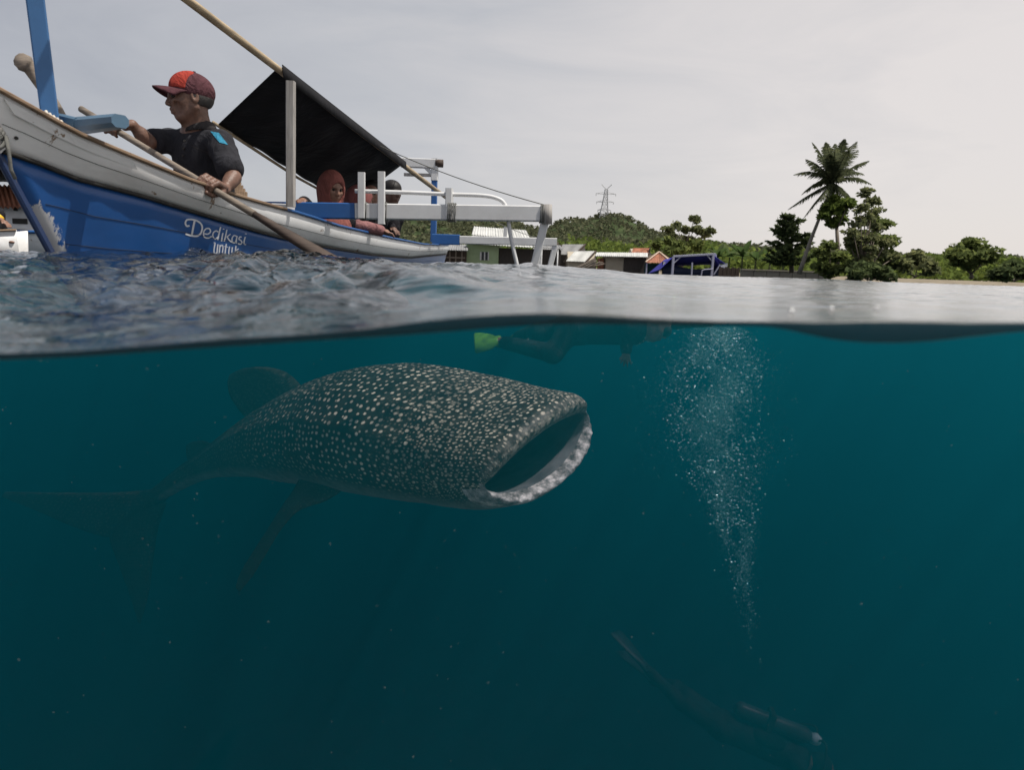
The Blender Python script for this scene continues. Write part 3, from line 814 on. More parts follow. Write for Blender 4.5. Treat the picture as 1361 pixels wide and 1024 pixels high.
mb.build('leg_frame', M['steel'], pyl); brace.build('bracing', M['steel'], pyl)
for f_, w in ((0.52, 4.6), (0.70, 6.0), (0.88, 7.0)):
    for s_ in (-1, 1):
        c = pbse + axd * (hh * f_); a = MB()
        tip = c + Vector((s_ * w, 0, 0.9)); a.tube([c + Vector((0, 0, 0.6)), tip], 0.18, 4); a.tube([c + Vector((0, 0, 2.2)), tip], 0.14, 4)
        a.tube([tip, tip + Vector((0, 0, -1.6))], 0.22, 5)
        a.build('cross_arm', M['steel'], pyl)
for s_ in (-1, 1):
    MB().tube([ptop, ptop + Vector((s_ * 3.6, 0, 3.6))], 0.24, 4).build('earth_wire_peak', M['steel'], pyl)

# ------------------------------------------------------------------ village on the shore
M['wall_green'] = plain('pale_green_render', (0.33, 0.42, 0.25), 0.85, 0.12, 1.0)
M['wall_beige'] = plain('beige_render', (0.42, 0.37, 0.29), 0.85, 0.15, 0.8)
M['board_dark'] = wood('dark_boards', (0.05, 0.042, 0.038), sc=(3, 3, 0.5))
M['roof_white'] = plain('pale_roof_sheet', (0.52, 0.52, 0.50), 0.6, 0.15, 0.7)
M['roof_grey'] = plain('grey_roof_sheet', (0.25, 0.25, 0.25), 0.7, 0.2, 0.7)
M['roof_rust'] = plain('rusty_roof_sheet', (0.33, 0.14, 0.085), 0.8, 0.45, 1.5)
M['roof_ridge'] = plain('pale_ridge', (0.55, 0.42, 0.32), 0.7)
M['tarp_blue'] = fabric('violet_blue_tarp', (0.055, 0.055, 0.30), 40, 1.0)
M['concrete'] = plain('weathered_concrete', (0.30, 0.27, 0.23), 0.95, 0.25, 0.6)
M['teal_dark'] = plain('dark_teal_board', (0.02, 0.06, 0.065), 0.8)
M['window_dark'] = plain('dark_glass', (0.03, 0.035, 0.04), 0.15, 0.1)
M['white_far'] = plain('white_woodwork', (0.6, 0.6, 0.6), 0.6, 0.1)
M['lilac_far'] = plain('pale_lilac_woodwork', (0.38, 0.38, 0.48), 0.6, 0.1)
def wbox(px0, px1, ytop, Y, dep, zb=-0.9):
    a = pt(px0, ytop, Y); b = pt(px1, ytop, Y)
    return (a.x, Y, zb), (b.x, Y + dep, (a.z + b.z) / 2)
def zat(px, py, Y): return pt(px, py, Y).z

# green house
Y = 88.0
lo, hi = wbox(620, 663, 325, Y, 6)
t = thing('green_house', 'pale green house with a stepped white sheet roof behind the outrigger', 'house', (lo[0], Y, 0.2))
MB().box(lo, hi).build('wall', M['wall_green'], t)
wl0, wh0 = wbox(638, 650, 335, Y - 0.12, 0.1); wz = zat(644, 346, Y)
fm = MB()
for a_, b_ in ((638, 640), (643.5, 645), (648.5, 650)): 
    p0, p1 = wbox(a_, b_, 335, Y - 0.1, 0.12); fm.box((p0[0], p0[1], wz), p1)
wf = MB().box((wl0[0], Y - 0.04, wz), (wh0[0], Y + 0.02, wh0[2])).build('window', M['window_dark'], t)
fm.build('frame', M['white_far'], wf)
MB().sheet(pt(618, 323, Y - 1), pt(708, 329, Y - 1), pt(703, 317, Y + 3), pt(629, 312, Y + 3), 60, 1, 0.06, 24, 0.07).build('roof', M['roof_white'], t).location.z += 0
MB().sheet(pt(627, 312, Y + 2.4), pt(705, 318, Y + 2.4), pt(699, 306, Y + 6), pt(630, 301, Y + 6), 60, 1, 0.06, 22, 0.07).build('upper_roof', M['roof_white'], t)
# dark shed joined beside
lo, hi = wbox(663.5, 746, 331, Y + 0.6, 6)
t = thing('dark_boarded_shed', 'long dark boarded shed joined to the right side of the green house', 'shed', (lo[0], Y, 0.2))
w = MB().box(lo, hi).build('wall', M['board_dark'], t)
for k in range(22):
    x = lo[0] + (hi[0] - lo[0]) * (k + 0.5) / 22
    MB().box((x - 0.15, Y + 0.54 - 0.02 * (k % 3), -0.85), (x + 0.15, Y + 0.598, hi[2] - 0.05 * (k % 2))).build('plank', M['board_dark'], t)
MB().sheet(pt(700, 327, Y), pt(748, 331, Y), pt(744, 326, Y + 5), pt(704, 322, Y + 5), 40, 1, 0.06, 16, 0.06).build('roof', M['roof_grey'], t)
# brown hut left of the green house
lo, hi = wbox(586, 619, 330, Y - 2, 5)
t = thing('brown_waterside_hut', 'low brown hut with a dark sheet roof left of the green house', 'hut', (lo[0], Y - 2, 0.2))
MB().box((lo[0], lo[1] + 1.5, lo[2]), hi).build('wall', M['dark_wood'], t)
MB().sheet(pt(584, 332, Y - 3), pt(622, 333, Y - 3), pt(622, 325, Y + 2), pt(588, 325, Y + 2), 30, 1, 0.06, 12, 0.05).build('roof', M['roof_grey'], t)
for px in (590, 598, 606, 614):
    p = pt(px, 332, Y - 2.5); MB().beam((p.x, p.y, -0.9), p, 0.14, 0.14).build('post', M['grey_wood'], t)
MB().beam(pt(587, 342, Y - 2.6), pt(618, 343, Y - 2.6), 0.1, 0.15).build('rail', M['grey_wood'], t)
# gabled houses
def gable(name, label, px0, px1, ridge_px0, ridge_px1, y_eave, y_ridge, Y, wall, roof, dep=5):
    e0, e1 = pt(px0, y_eave, Y), pt(px1, y_eave, Y); r0, r1 = pt(ridge_px0, y_ridge, Y + dep * 0.45), pt(ridge_px1, y_ridge, Y + dep * 0.45)
    t = thing(name, label, 'house', (e0.x, Y, 0.2))
    x0, x1 = e0.x + 0.3, r1.x - 0.1
    mb = MB()
    mb.add([(x0, Y+.3, -.9), (x1, Y+.3, -.9), (x1, Y+dep, -.9), (x0, Y+dep, -.9), (x0, Y+.3, e0.z), (x1, Y+.3, e0.z), (x1, Y+dep, e0.z), (x0, Y+dep, e0.z), (x1, Y+dep*.45, r1.z-.15), (x0, Y+dep*.45, r1.z-.15)],
           [(0,1,5,4), (2,3,7,6), (1,2,6,8,5), (3,0,4,9,7), (4,5,8,9), (6,7,9,8), (0,3,2,1)])
    mb.build('wall', wall, t)
    MB().sheet(e0, Vector((e1.x, e0.y, e0.z)), Vector((r1.x, r0.y, r1.z)), r0, 40, 1, 0.07, 14, 0.05).build('roof', roof, t)
    MB().sheet(Vector((e0.x, Y + dep + .3, e0.z)), Vector((e1.x, Y + dep + .3, e0.z)), Vector((r1.x, r0.y, r1.z + .02)), r0 + Vector((0, 0, .02)), 40, 1, 0.07, 14, 0.05).build('roof', roof, t)
    MB().beam(Vector((r1.x, r0.y, r1.z)), Vector((e1.x, Y, e0.z)), 0.16, 0.2).build('barge_board', M['dark_wood'], t)
    return t
gable('grey_roofed_house', 'weathered grey gable roofed house just right of the long dark shed', 742, 764, 748, 778, 338, 325, 92, M['board_dark'], M['roof_grey'], 6)
t = gable('small_beige_house', 'small beige house with a pale grey sloping roof in front of the grey roofed house', 752, 779, 764, 792, 347, 334, 86, M['wall_beige'], M['roof_white'], 5)
gable('low_tin_house', 'low tin roofed house just showing behind the right end of the dark boarded shed', 708, 734, 714, 742, 331, 323, 97, M['board_dark'], M['roof_grey'], 6)
gable('rust_roofed_house', 'small house with a rusty tin roof behind the flat roofed hut', 838, 862, 842, 864, 338, 330, 94, M['wall_beige'], M['roof_rust'], 5)
# flat roofed row: beige room and dark panel
Y = 84.0
lo, hi = wbox(806, 829.5, 341, Y, 4)
t = thing('flat_roofed_hut', 'flat roofed hut with one plain beige wall and one black boarded wall', 'hut', (lo[0], Y, 0.2))
MB().box(lo, hi).build('wall', M['wall_beige'], t)
lo2, hi2 = wbox(830, 859, 341, Y, 4)
MB().box((hi[0] + 0.003, Y - 0.15, -0.9), hi2).build('dark_wall', M['board_dark'], t)
MB().sheet(pt(791, 340, Y - 0.8), pt(861, 341.5, Y - 0.8), pt(861, 336, Y + 5), pt(793, 335.5, Y + 5), 60, 1, 0.08, 26, 0.05).build('roof', M['roof_white'], t)
lo3, hi3 = wbox(797, 805.5, 343, Y + 1, 2)
MB().box(lo3, (hi[0] - 2.3, hi3[1], hi3[2])).build('side_wall', M['roof_rust'], t)
# tarpaulin covered canoe and poles leaning there
t = thing('stacked_timber', 'loose pile of grey weathered timbers in front of the small beige house', 'timber pile', ptx(785, 80, 0.3))
for k in range(9):
    a = pt(766 + k * 1.5 + rng.uniform(-2, 2), 358 + rng.uniform(-2, 2), 80 + 0.3 * k); b = pt(790 + k * 1.8 + rng.uniform(-3, 3), 345 + k * 0.9 + rng.uniform(-2, 2), 80.5 + 0.3 * k)
    MB().beam(a, b, 0.22, 0.12).build('timber', M['grey_wood'], t)
# gazebo
Y = 80.0
c0 = pt(876, 335.5, Y + 1.6)
t = thing('rust_roofed_shelter', 'square waterside shelter with a rust coloured hipped roof and pale ridges', 'shelter', ptx(876, Y, 0.2))
cor = [pt(858, 349, Y), pt(893, 350, Y), pt(891, 346, Y + 3.4), pt(860, 345, Y + 3.4)]
for i in range(4):
    a, b = cor[i], cor[(i + 1) % 4]
    MB().sheet(a, b, c0.lerp(b, 0.01), c0.lerp(a, 0.01), 24, 1, 0.05, 9, 0.035).build('roof_panel', M['roof_rust'], t)
    MB().tube([a + Vector((0, 0, .06)), c0 + Vector((0, 0, .06))], 0.09, 5).build('ridge_cap', M['roof_ridge'], t)
for a in cor:
    p = a.lerp(c0, 0.1); MB().beam((p.x, p.y, -0.9), (p.x, p.y, a.z), 0.16, 0.16).build('post', M['lilac_far'], t)
MB().box((cor[0].x + .4, Y + 2.6, -.9), (cor[1].x - .9, Y + 2.75, cor[0].z - 0.05)).build('back_panel', M['teal_dark'], t)
# blue canopied outrigger boat hauled up
Y = 74.0
t = thing('blue_canopied_boat', 'moored outrigger boat with a pale square frame and violet blue canopy', 'boat', ptx(920, Y, 0.05))
fp = [(895, 341), (948, 338)]
P = {}
for px in (895, 948):
    for d in (0, 4):
        top_ = pt(px + (3 if d else 0), 341 if px == 895 else 338, Y + d); P[(px, d)] = top_
        MB().beam((top_.x, top_.y, -0.1), top_, 0.24, 0.24).build('post', M['lilac_far'], t)
MB().beam(P[(895, 0)], P[(948, 0)], 0.2, 0.22).build('front_beam', M['lilac_far'], t)
MB().beam(P[(895, 4)], P[(948, 4)], 0.2, 0.22).build('rear_beam', M['lilac_far'], t)
mid = pt(915, 334, Y + 2)
for (a, b) in ((P[(895, 0)], P[(948, 0)]),):
    for s_, q in ((1, a), (-1, b)):
        MB().beam(q + Vector((s_ * 0.8, 0, 0)), q + Vector((0, 0, -0.8)), 0.12, 0.12).build('corner_brace', M['lilac_far'], t)
MB().sheet(P[(895, 0)] + Vector((0, .2, -.05)), P[(948, 0)] + Vector((0, .2, -.05)), P[(948, 4)] + Vector((1.2, 0, -1.0)), P[(895, 4)] + Vector((-1.6, 0, -1.2)), 12, 6, 0.03, 0, 0, 0.25).build('canopy', M['tarp_blue'], t, True)
for (px, d) in ((895, 0), (948, 0)):
    s_ = -1 if px == 895 else 1
    q = P[(px, d)]
    MB().sheet(q + Vector((0.02 * s_, .25, -.1)), q + Vector((.1 * s_, 4, -.3)), q + Vector((1.9 * s_, 4.2, -2.0)), q + Vector((1.3 * s_, .6, -1.5)), 6, 6, 0.03, 0, 0, 0.1).build('side_flap', M['tarp_blue'], t, True)
hullp = MB()
for k in range(7):
    pass
hp0, hp1 = ptx(880, Y + 2, 0.25), ptx(965, Y + 2.4, 0.3)
vs_, fs = [], []
for i in range(13):
    q = i / 12; c = hp0.lerp(hp1, q); w_ = 0.9 * math.sin(math.pi * (0.04 + 0.92 * q)) ** 0.6; sh = 0.75 * (2 * q - 1) ** 2
    for (yy, zz) in ((-w_, 0.75 + sh), (-w_ * .75, 0.1), (0, -0.35), (w_ * .75, 0.1), (w_, 0.75 + sh)): vs_.append((c.x, c.y + yy, c.z + zz - .3))
for i in range(12):
    for j in range(4): a = i*5+j; fs.append((a, a+1, a+6, a+5))
    fs.append((i*5, i*5+5, i*5+9, i*5+4))
MB().add(vs_, fs).build('hull', M['navy'], t, True)
MB().beam(ptx(948, Y, 0.2) + Vector((0, -.2, .0)), pt(957, 352, Y - .2), 0.12, 0.12).build('prop', M['lilac_far'], t)
MB().beam(ptx(919, Y - .1, 0.0), pt(920, 349, Y - .1), 0.16, 0.16).build('inner_post', M['lilac_far'], t)
MB().tube([pt(932, 366, Y - .3), pt(933, 360, Y - .3), pt(936, 358.5, Y - .3), pt(948, 357.5, Y - .3)], 0.07, 6).build('rail', M['lilac_far'], t)
# dark fence and concrete wall
lo, hi = wbox(956, 984, 355, 72.5, 0.25, -0.2)
t = thing('dark_board_fence', 'short dark board fence between the blue canopied boat and the concrete wall', 'fence', (lo[0], 72.5, -0.2))
for k in range(10):
    x = lo[0] + (hi[0] - lo[0]) * k / 10; MB().box((x, 72.5 + 0.03 * (k % 2), -0.2), (x + (hi[0]-lo[0]) / 10 - 0.03, 72.62 + 0.03 * (k % 2), hi[2] - 0.06 * (k % 3))).build('board', M['dark_wood'], t)
lo, hi = wbox(985, 1106, 361, 70, 0.3, -0.3)
t = thing('concrete_wall', 'long low weathered concrete wall along the shore below the banana plants', 'wall', (lo[0], 70, -0.3))
for k in range(7):
    x = lo[0] + (hi[0] - lo[0]) * k / 7; MB().box((x, 70, -0.3), (x + (hi[0]-lo[0]) / 7 - 0.05, 70.25, hi[2] - 0.02 * (k % 2))).build('panel', M['concrete'], t)
MB().box((lo[0], 69.9, hi[2] + .003), (hi[0], 70.35, hi[2] + 0.12)).build('coping', M['concrete'], t)
# thin poles in the shallows
for (px, yt, Y, lab) in ((721, 305, 30, 'thin tall white pole standing in the shallows beyond the outrigger leg'), (741.5, 333, 40, 'short thin white pole standing in the shallows beside the far outrigger boom end')):
    p = pt(px, yt, Y); t = thing('white_pole', lab, 'pole', (p.x, Y, -0.5))
    MB().tube([(p.x, Y, -1.5), p], 0.04, 6).build('shaft', M['white_far'], t, True)
    MB().tube([p, p + Vector((0, 0, .05))], [0.055, 0.03], 6).build('tip', M['white_far'], t, True)

# ------------------------------------------------------------------ main outrigger boat
def xc(Y): return -1.94 + 0.065 * Y
GUN = [(-60, 92), (-45, 100), (0, 122), (50, 150), (100, 178), (160, 203), (250, 240), (320, 263), (352, 272), (400, 285), (450, 301), (520, 317), (562, 325), (592, 326), (620, 326)]
BND = [(-40, 190), (15, 205), (60, 221), (100, 238), (170, 256), (195, 263), (250, 280), (342, 308), (376, 317), (429, 328), (495, 339), (544, 343), (592, 338), (620, 336)]
HB = [(0, 0.012), (0.012, 0.05), (0.03, 0.12), (0.06, 0.2), (0.1, 0.27), (0.16, 0.33), (0.25, 0.375), (0.4, 0.40), (0.6, 0.385), (0.75, 0.32), (0.88, 0.2), (0.96, 0.09), (1, 0.02)]
YEND = 11.7
def solve_z(curve, X, Y):
    z = 0.3
    for _ in range(12):
        px, py = proj((X, Y, z)); want = interp(curve, px); z += (py - want) / FPX * Y
    return z
NS = 64
ts = np.concatenate([np.linspace(0, 0.2, 30, endpoint=False), np.linspace(0.2, 1, NS - 30)])
hull_g, hull_b, hull_m, hull_w, hull_k = [], [], [], [], []
for t_ in ts:
    hb = interp(HB, t_)
    Yg_ = 2.23 + (YEND - 2.23) * t_; Yb = 2.41 + (YEND - 0.15 - 2.41) * t_; Yw = 2.655 + (YEND - 0.5 - 2.655) * t_; Yk = 2.85 + (YEND - 1.0 - 2.85) * t_
    g = Vector((xc(Yg_) + hb, Yg_, 0)); g.z = solve_z(GUN, g.x, g.y); hull_g.append((g, hb))
    hb2 = hb * 0.86; b = Vector((xc(Yb) + hb2, Yb, 0)); b.z = solve_z(BND, b.x, b.y); hull_b.append((b, hb2))
    hb3 = hb * 0.70; hull_w.append((Vector((xc(Yw) + hb3, Yw, 0.0)), hb3))
    hb4 = hb * 0.2; hull_k.append((Vector((xc(Yk) + hb4, Yk, -0.25)), hb4))
def mir(p, hb): return Vector((p.x - 2 * hb, p.y, p.z))
boat = thing('outrigger_boat', 'white and blue wooden outrigger boat rowed close past the camera with black canopy', 'boat', (xc(5), 5, 0))
def strake(rows, name, mat, side, nsub=6, bulge=0.02, wear=None):
    """rows: list of two or more level lists; surface between them on one side"""
    vs_, fs = [], []; lv = len(rows)
    nv = (lv - 1) * nsub + 1
    for i in range(NS):
        for j in range(nv):
            k = min(j // nsub, lv - 2); q = j / nsub - k
            (a, ha), (b, hb_) = rows[k][i], rows[k + 1][i]
            A, B = (a, b) if side > 0 else (mir(a, ha), mir(b, hb_))
            p = A.lerp(B, q); p = p + Vector((side * bulge * 4 * q * (1 - q) * min(1, ha * 5), 0, 0))
            vs_.append(p)
    for i in range(NS - 1):
        for j in range(nv - 1):
            a = i * nv + j; f_ = (a, a + 1, a + nv + 1, a + nv); fs.append(f_ if side < 0 else f_[::-1])
    o = mesh_np(name, [tuple(v) for v in vs_], fs, mat, boat)
    if wear:
        at = o.data.attributes.new('wear', 'FLOAT', 'POINT')
        at.data.foreach_set('value', [wear(v) for v in vs_])
    m_ = o.modifiers.new('t', 'SOLIDIFY'); m_.thickness = 0.014
    nx = sum(p.normal.x for p in o.data.polygons); m_.offset = -1 if nx * side > 0 else 1
    return o
def wearf(p):
    px, py = proj(p)
    # rubbed patch close to the stem just above the water
    d = (p.y - (2.65 - 0.55 * p.z))
    return float(np.clip(1.05 - d / 0.14, 0, 1) * np.clip((0.30 - p.z) / 0.12, 0, 1))
su = strake([hull_g, hull_b], 'upper_strake', M['white_hull'], 1); strake([hull_g, hull_b], 'upper_strake', M['white_hull'], -1)
sl = strake([hull_b, hull_w, hull_k], 'lower_hull', M['blue_hull'], 1, bulge=.003, wear=wearf); strake([hull_b, hull_w, hull_k], 'lower_hull', M['blue_hull'], -1, bulge=.003, wear=lambda p: 0.0)
# stem: the blue cutwater and the white stem head
stem = [hull_b[0][0], hull_b[0][0].lerp(hull_w[0][0], 0.5), hull_w[0][0], hull_k[0][0]]
stem = [Vector((xc(p.y), p.y - 0.012, p.z)) for p in stem]
mb = MB()
for a, b in zip(stem[:-1], stem[1:]): mb.beam(a, b, 0.020, 0.034, up=(0, -1, 0.5), ch=0.3)
mb.build('cutwater', M['navy_worn'], boat)
mb = MB(); a = Vector((xc(2.22), 2.20, hull_g[0][0].z + 0.03)); mb.beam(a, stem[0], 0.05, 0.06, up=(0, -1, 0.5), ch=0.3); mb.build('stem_head', M['white_hull'], boat)
# gunwale rails: bare wood forward, blue aft
def rail(side, y0, y1, mat, name):
    L_ = [(g if side > 0 else mir(g, h)) for g, h in hull_g if y0 <= g.y <= y1]
    mb = MB()
    for a, b in zip(L_[:-1], L_[1:]): mb.beam(a + Vector((side * .002, 0, .005)), b + Vector((side * .002, 0, .005)), 0.028, 0.015, ch=0.25)
    return mb.build(name, mat, boat)
for sd_ in (1, -1):
    rail(sd_, 2.0, 4.02, M['rail_wood'], 'wooden_gunwale'); rail(sd_, 3.9, 12, M['blue'], 'blue_gunwale')
rb = [b + Vector((0.006, 0, 0)) for b, h in hull_b]
MB().tube(rb, 0.0085, 6).build('rubbing_strip', M['rubber'], boat, True)
for rows_, qs in (((hull_g, hull_b), (.55,)), ((hull_b, hull_w), (.40, .78))):
    for q in qs:
        line_ = [rows_[0][i][0].lerp(rows_[1][i][0], q) + Vector((.0012 + .02 * 4 * q * (1 - q) * min(1, rows_[0][i][1] * 5) * (1 if rows_[0] is hull_g else .15), 0, 0)) for i in range(1, NS)]
        MB().tube(line_, .0010, 4).build('plank_seam', M['rubber'], boat, True)
# wash board seam: a short extra plank on the bow
pl = [(hull_g[i][0].lerp(hull_b[i][0], 0.10) + Vector((.007, 0, 0)), hull_g[i][0].lerp(hull_b[i][0], 0.30) + Vector((.010, 0, 0))) for i in range(2, 18)]
mb = MB()
for (a, b), (c, d) in zip(pl[:-1], pl[1:]): mb.add([a, b, d, c], [(0, 1, 2, 3)])
o = mb.build('wash_board', M['white_hull'], boat); mo = o.modifiers.new('t', 'SOLIDIFY'); mo.thickness = 0.012; mo.offset = 0
# inner deck, thwarts
mb = MB()
dv_ = [(Vector((xc(g.y) - h * .62, g.y, g.z - 0.17)), Vector((xc(g.y) + h * .62, g.y, g.z - 0.17))) for g, h in hull_g if 3.2 < g.y < 10.4]
for (a, b), (c, d) in zip(dv_[:-1], dv_[1:]): mb.add([a, b, d, c], [(0, 1, 2, 3)])
mb.build('deck', M['grey_wood'], boat)
def gun_at(Y):
    i = min(range(NS), key=lambda k: abs(hull_g[k][0].y - Y)); return hull_g[i]
for Y in (3.75, 5.35, 6.0, 6.9, 8.2):
    g, h = gun_at(Y); z = g.z - 0.06
    MB().beam((xc(Y) - h + .02, Y, z), (xc(Y) + h - .02, Y, z), 0.2, 0.025).build('thwart', M['grey_wood'], boat)

def bvh_of(o):
    me = o.data; off = wloc(o)
    return BVHTree.FromPolygons([v.co + off for v in me.vertices], [p.vertices for p in me.polygons])
bl, bu = bvh_of(sl), bvh_of(su)
def on_hull(px, py, bv, lift=0.003):
    d = (pt(px, py, 1.0) - CAM).normalized()
    h = bv.ray_cast(CAM, d)
    if h[0] is None: return None
    n = h[1] if h[1].dot(d) < 0 else -h[1]
    return h[0] + n * lift, n

# the name painted on the hull, letter by letter, in the sign-writer's strokes
def sc11(p): return (230 + p[0] / 11.342, 280 + p[1] / 11.342)
def smooth_path(P, n=8):
    P = [np.array(p, float) for p in P]; out = []
    if len(P) < 3: return P
    Q = [2 * P[0] - P[1]] + P + [2 * P[-1] - P[-2]]
    for i in range(1, len(Q) - 2):
        for k in range(n):
            t = k / n; a, b, c, d = Q[i-1], Q[i], Q[i+1], Q[i+2]
            out.append(0.5 * ((2*b) + (-a + c)*t + (2*a - 5*b + 4*c - d)*t*t + (-a + 3*b - 3*c + d)*t**3))
    out.append(P[-1]); return out
LET = [('D', [([(245, 225), (205, 232), (182, 190), (205, 140), (265, 132), (345, 148), (410, 190), (436, 250), (420, 330), (370, 378), (300, 382), (240, 368), (185, 350)], 26), ([(320, 150), (300, 250), (278, 370)], 30)]),
       ('e', [([(462, 345), (520, 352), (560, 320), (548, 275), (505, 268), (468, 300), (455, 350), (475, 400), (530, 412), (580, 385)], 20)]),
       ('d', [([(680, 320), (640, 305), (600, 340), (600, 395), (635, 425), (670, 400)], 19), ([(712, 245), (690, 340), (668, 440)], 22)]),
       ('i', [([(748, 335), (735, 400), (728, 460)], 20), ([(758, 272), (757, 284)], 26)]),
       ('k', [([(808, 285), (790, 375), (768, 462)], 20), ([(862, 352), (800, 400)], 17), ([(810, 395), (840, 440), (880, 475)], 19)]),
       ('a', [([(955, 385), (915, 375), (885, 420), (895, 475), (930, 480), (950, 440)], 19), ([(962, 380), (950, 440), (952, 492)], 20)]),
       ('s', [([(1030, 395), (1000, 400), (990, 430), (1020, 450), (1035, 480), (1010, 505), (975, 495)], 19)]),
       ('i', [([(1085, 395), (1070, 450), (1068, 500), (1098, 510)], 20), ([(1092, 342), (1091, 354)], 26)]),
       ('u', [([(630, 490), (618, 560), (614, 620), (632, 650), (655, 630)], 20), ([(672, 505), (665, 560), (656, 655)], 20), ([(608, 480), (635, 487)], 12)]),
       ('n', [([(706, 515), (698, 580), (692, 650)], 20), ([(700, 545), (735, 520), (748, 550), (738, 640)], 18)]),
       ('t', [([(800, 500), (790, 560), (780, 650)], 20), ([(770, 538), (822, 548)], 14)]),
       ('u', [([(848, 540), (840, 590), (836, 640), (852, 672), (874, 655)], 20), ([(890, 548), (884, 600), (874, 680)], 20)]),
       ('k', [([(945, 530), (938, 590), (930, 665)], 20), ([(985, 572), (945, 600)], 15), ([(950, 596), (985, 640)], 15)])]
word = None
letter_parent = thing_ = None
for nm, strokes in LET:
    vs_, fs = [], []
    for si, (path, wd) in enumerate(strokes):
        pth = smooth_path(path)
        L_ = []
        for i, p in enumerate(pth):
            q = pth[min(i + 1, len(pth) - 1)] - pth[max(i - 1, 0)] if len(pth) > 2 else pth[1] - pth[0]
            q = np.array(q, float); q /= np.linalg.norm(q) + 1e-9; nn = np.array([-q[1], q[0]]) * wd / 2
            p = np.array(p, float)
            a = on_hull(*sc11(p + nn), bl, 0.0014 + 0.0004 * si); b = on_hull(*sc11(p - nn), bl, 0.0014 + 0.0004 * si)
            if a and b: L_.append((a[0], b[0]))
        b0 = len(vs_)
        for a, b in L_: vs_ += [a, b]
        for i in range(len(L_) - 1): fs.append((b0 + 2*i, b0 + 2*i + 1, b0 + 2*i + 3, b0 + 2*i + 2))
    if vs_:
        mb = MB(); mb.add(vs_, fs); mb.build('painted_letter', M['white_text'], boat)

# bow post, block, forked branch, lashings
MB().beam(pt(68, 168, 2.70), pt(42, -40, 2.62), 0.058, 0.050, up=(0.5, -0.8, 0), ch=0.1).build('bow_post', M['blue_post'], boat)
p_ = [pt(92, 172, 2.80), pt(72, 138, 2.80), pt(54, 112, 2.80), pt(40, 92, 2.79), pt(33, 84, 2.78), pt(27, 80, 2.76)]
MB().tube(p_, [0.016, 0.02, 0.022, 0.024, 0.036, 0.03], 10).build('forked_branch', M['grey_wood'], boat, True)
MB().beam(pt(80, 160, 2.78), pt(108, 167, 2.72), 0.06, 0.052, up=(0, 0, 1), ch=0.15).build('wooden_chock', M['slate'], boat)
MB().beam(pt(98, 168, 2.78), pt(160, 161, 2.55), 0.075, 0.058, ch=0.28, w2=0.06, h2=0.045).build('forward_boom_stub', M['slate'], boat)
mb = MB()
for k in range(5):
    c = pt(62 + k * 5, 158 + k * 3.2, 2.66); mb.tube([c + Vector((-.02, .05, .012)), c + Vector((0, 0, .026)), c + Vector((.02, -.02, -.004))], 0.006, 6)
mb.build('lashing', M['rope_pale'], boat, True)
mb = MB(); c = stem[0] + Vector((0.0, .0, .03)); sdir = (Vector((xc(2.22), 2.20, hull_g[0][0].z)) - stem[0]).normalized(); s1 = sdir.cross(Vector((1, 0, 0))).normalized()
for k in range(6):
    cc = c + sdir * (.014 * k); mb.tube([cc + Vector((.034 * math.cos(a), 0, 0)) + s1 * (.042 * math.sin(a)) + sdir * (.008 * math.sin(a + k * 1.7)) for a in np.linspace(0, 6.28, 15)], 0.0075, 6, False)
mb.tube([c + Vector((.036, 0, .02)), c + Vector((.05, -.01, -.03)), c + Vector((.045, .0, -.09)), c + Vector((.05, .01, -.12))], .006, 6)
mb.build('stem_rope', M['rope'], boat, True)
# small hole marks left by bolts
for (px, py) in ((20, 148), (21, 183)):
    h = on_hull(px, py, bu, 0.0)
    if h: MB().tube([h[0], h[0] + h[1] * 0.006], 0.006, 8).build('bolt', M['rubber'], boat)

# canopy: ridge pole, tarpaulin, post
def lerp_img(p0, p1, px):   # point on the 3-D line p0-p1 seen at column px
    lo_, hi_ = -3.0, 3.0
    for _ in range(60):
        m_ = (lo_ + hi_) / 2; q = p0.lerp(p1, m_)
        if (proj(q)[0] < px): lo_ = m_
        else: hi_ = m_
    return p0.lerp(p1, lo_)
ra, rb_ = pt(370, 92, 4.0), pt(600, 268, 8.2)
r_start = lerp_img(ra, rb_, 90)
MB().tube([r_start, r_start.lerp(ra, .5), ra, ra.lerp(rb_, 0.5) + Vector((0, 0, -.004)), rb_], [0.019, 0.019, 0.02, 0.024, 0.022], 10).build('ridge_pole', M['bamboo'], boat, True)
tA = ra + Vector((0, 0, .012)); tB = lerp_img(ra, rb_, 536) + Vector((0, 0, .012)); tD = pt(290, 165, 4.55); tC = pt(462, 273, 6.9)
MB().sheet(tA, tB, tC, tD, 28, 16, 0.004, 5, 0.006, 0.05).build('canopy', M['tarp'], boat, True)
MB().sheet(tA + Vector((.024, 0, .014)), tB + Vector((.026, 0, .014)), tB + Vector((.030, 0, -.055)), tA + Vector((.030, 0, -.055)), 20, 2, 0.004, 0, 0).build('canopy_hem', M['tarp'], boat, True)
MB().tube([tD + Vector((-.01, -.05, 0)), tD.lerp(tC, .5) + Vector((0, 0, -.03)), tC], 0.011, 8).build('eave_pole', M['bamboo'], boat, True)
g, h = gun_at(4.02); pb_ = Vector((g.x - .012, g.y, g.z - .05))
tp = pt(386.5, 108, 4.02)
MB().beam(pt(386.5, 275, 4.02), tp, 0.047, 0.04, up=(0, 1, 0)).build('canopy_post', M['grey_post'], boat)
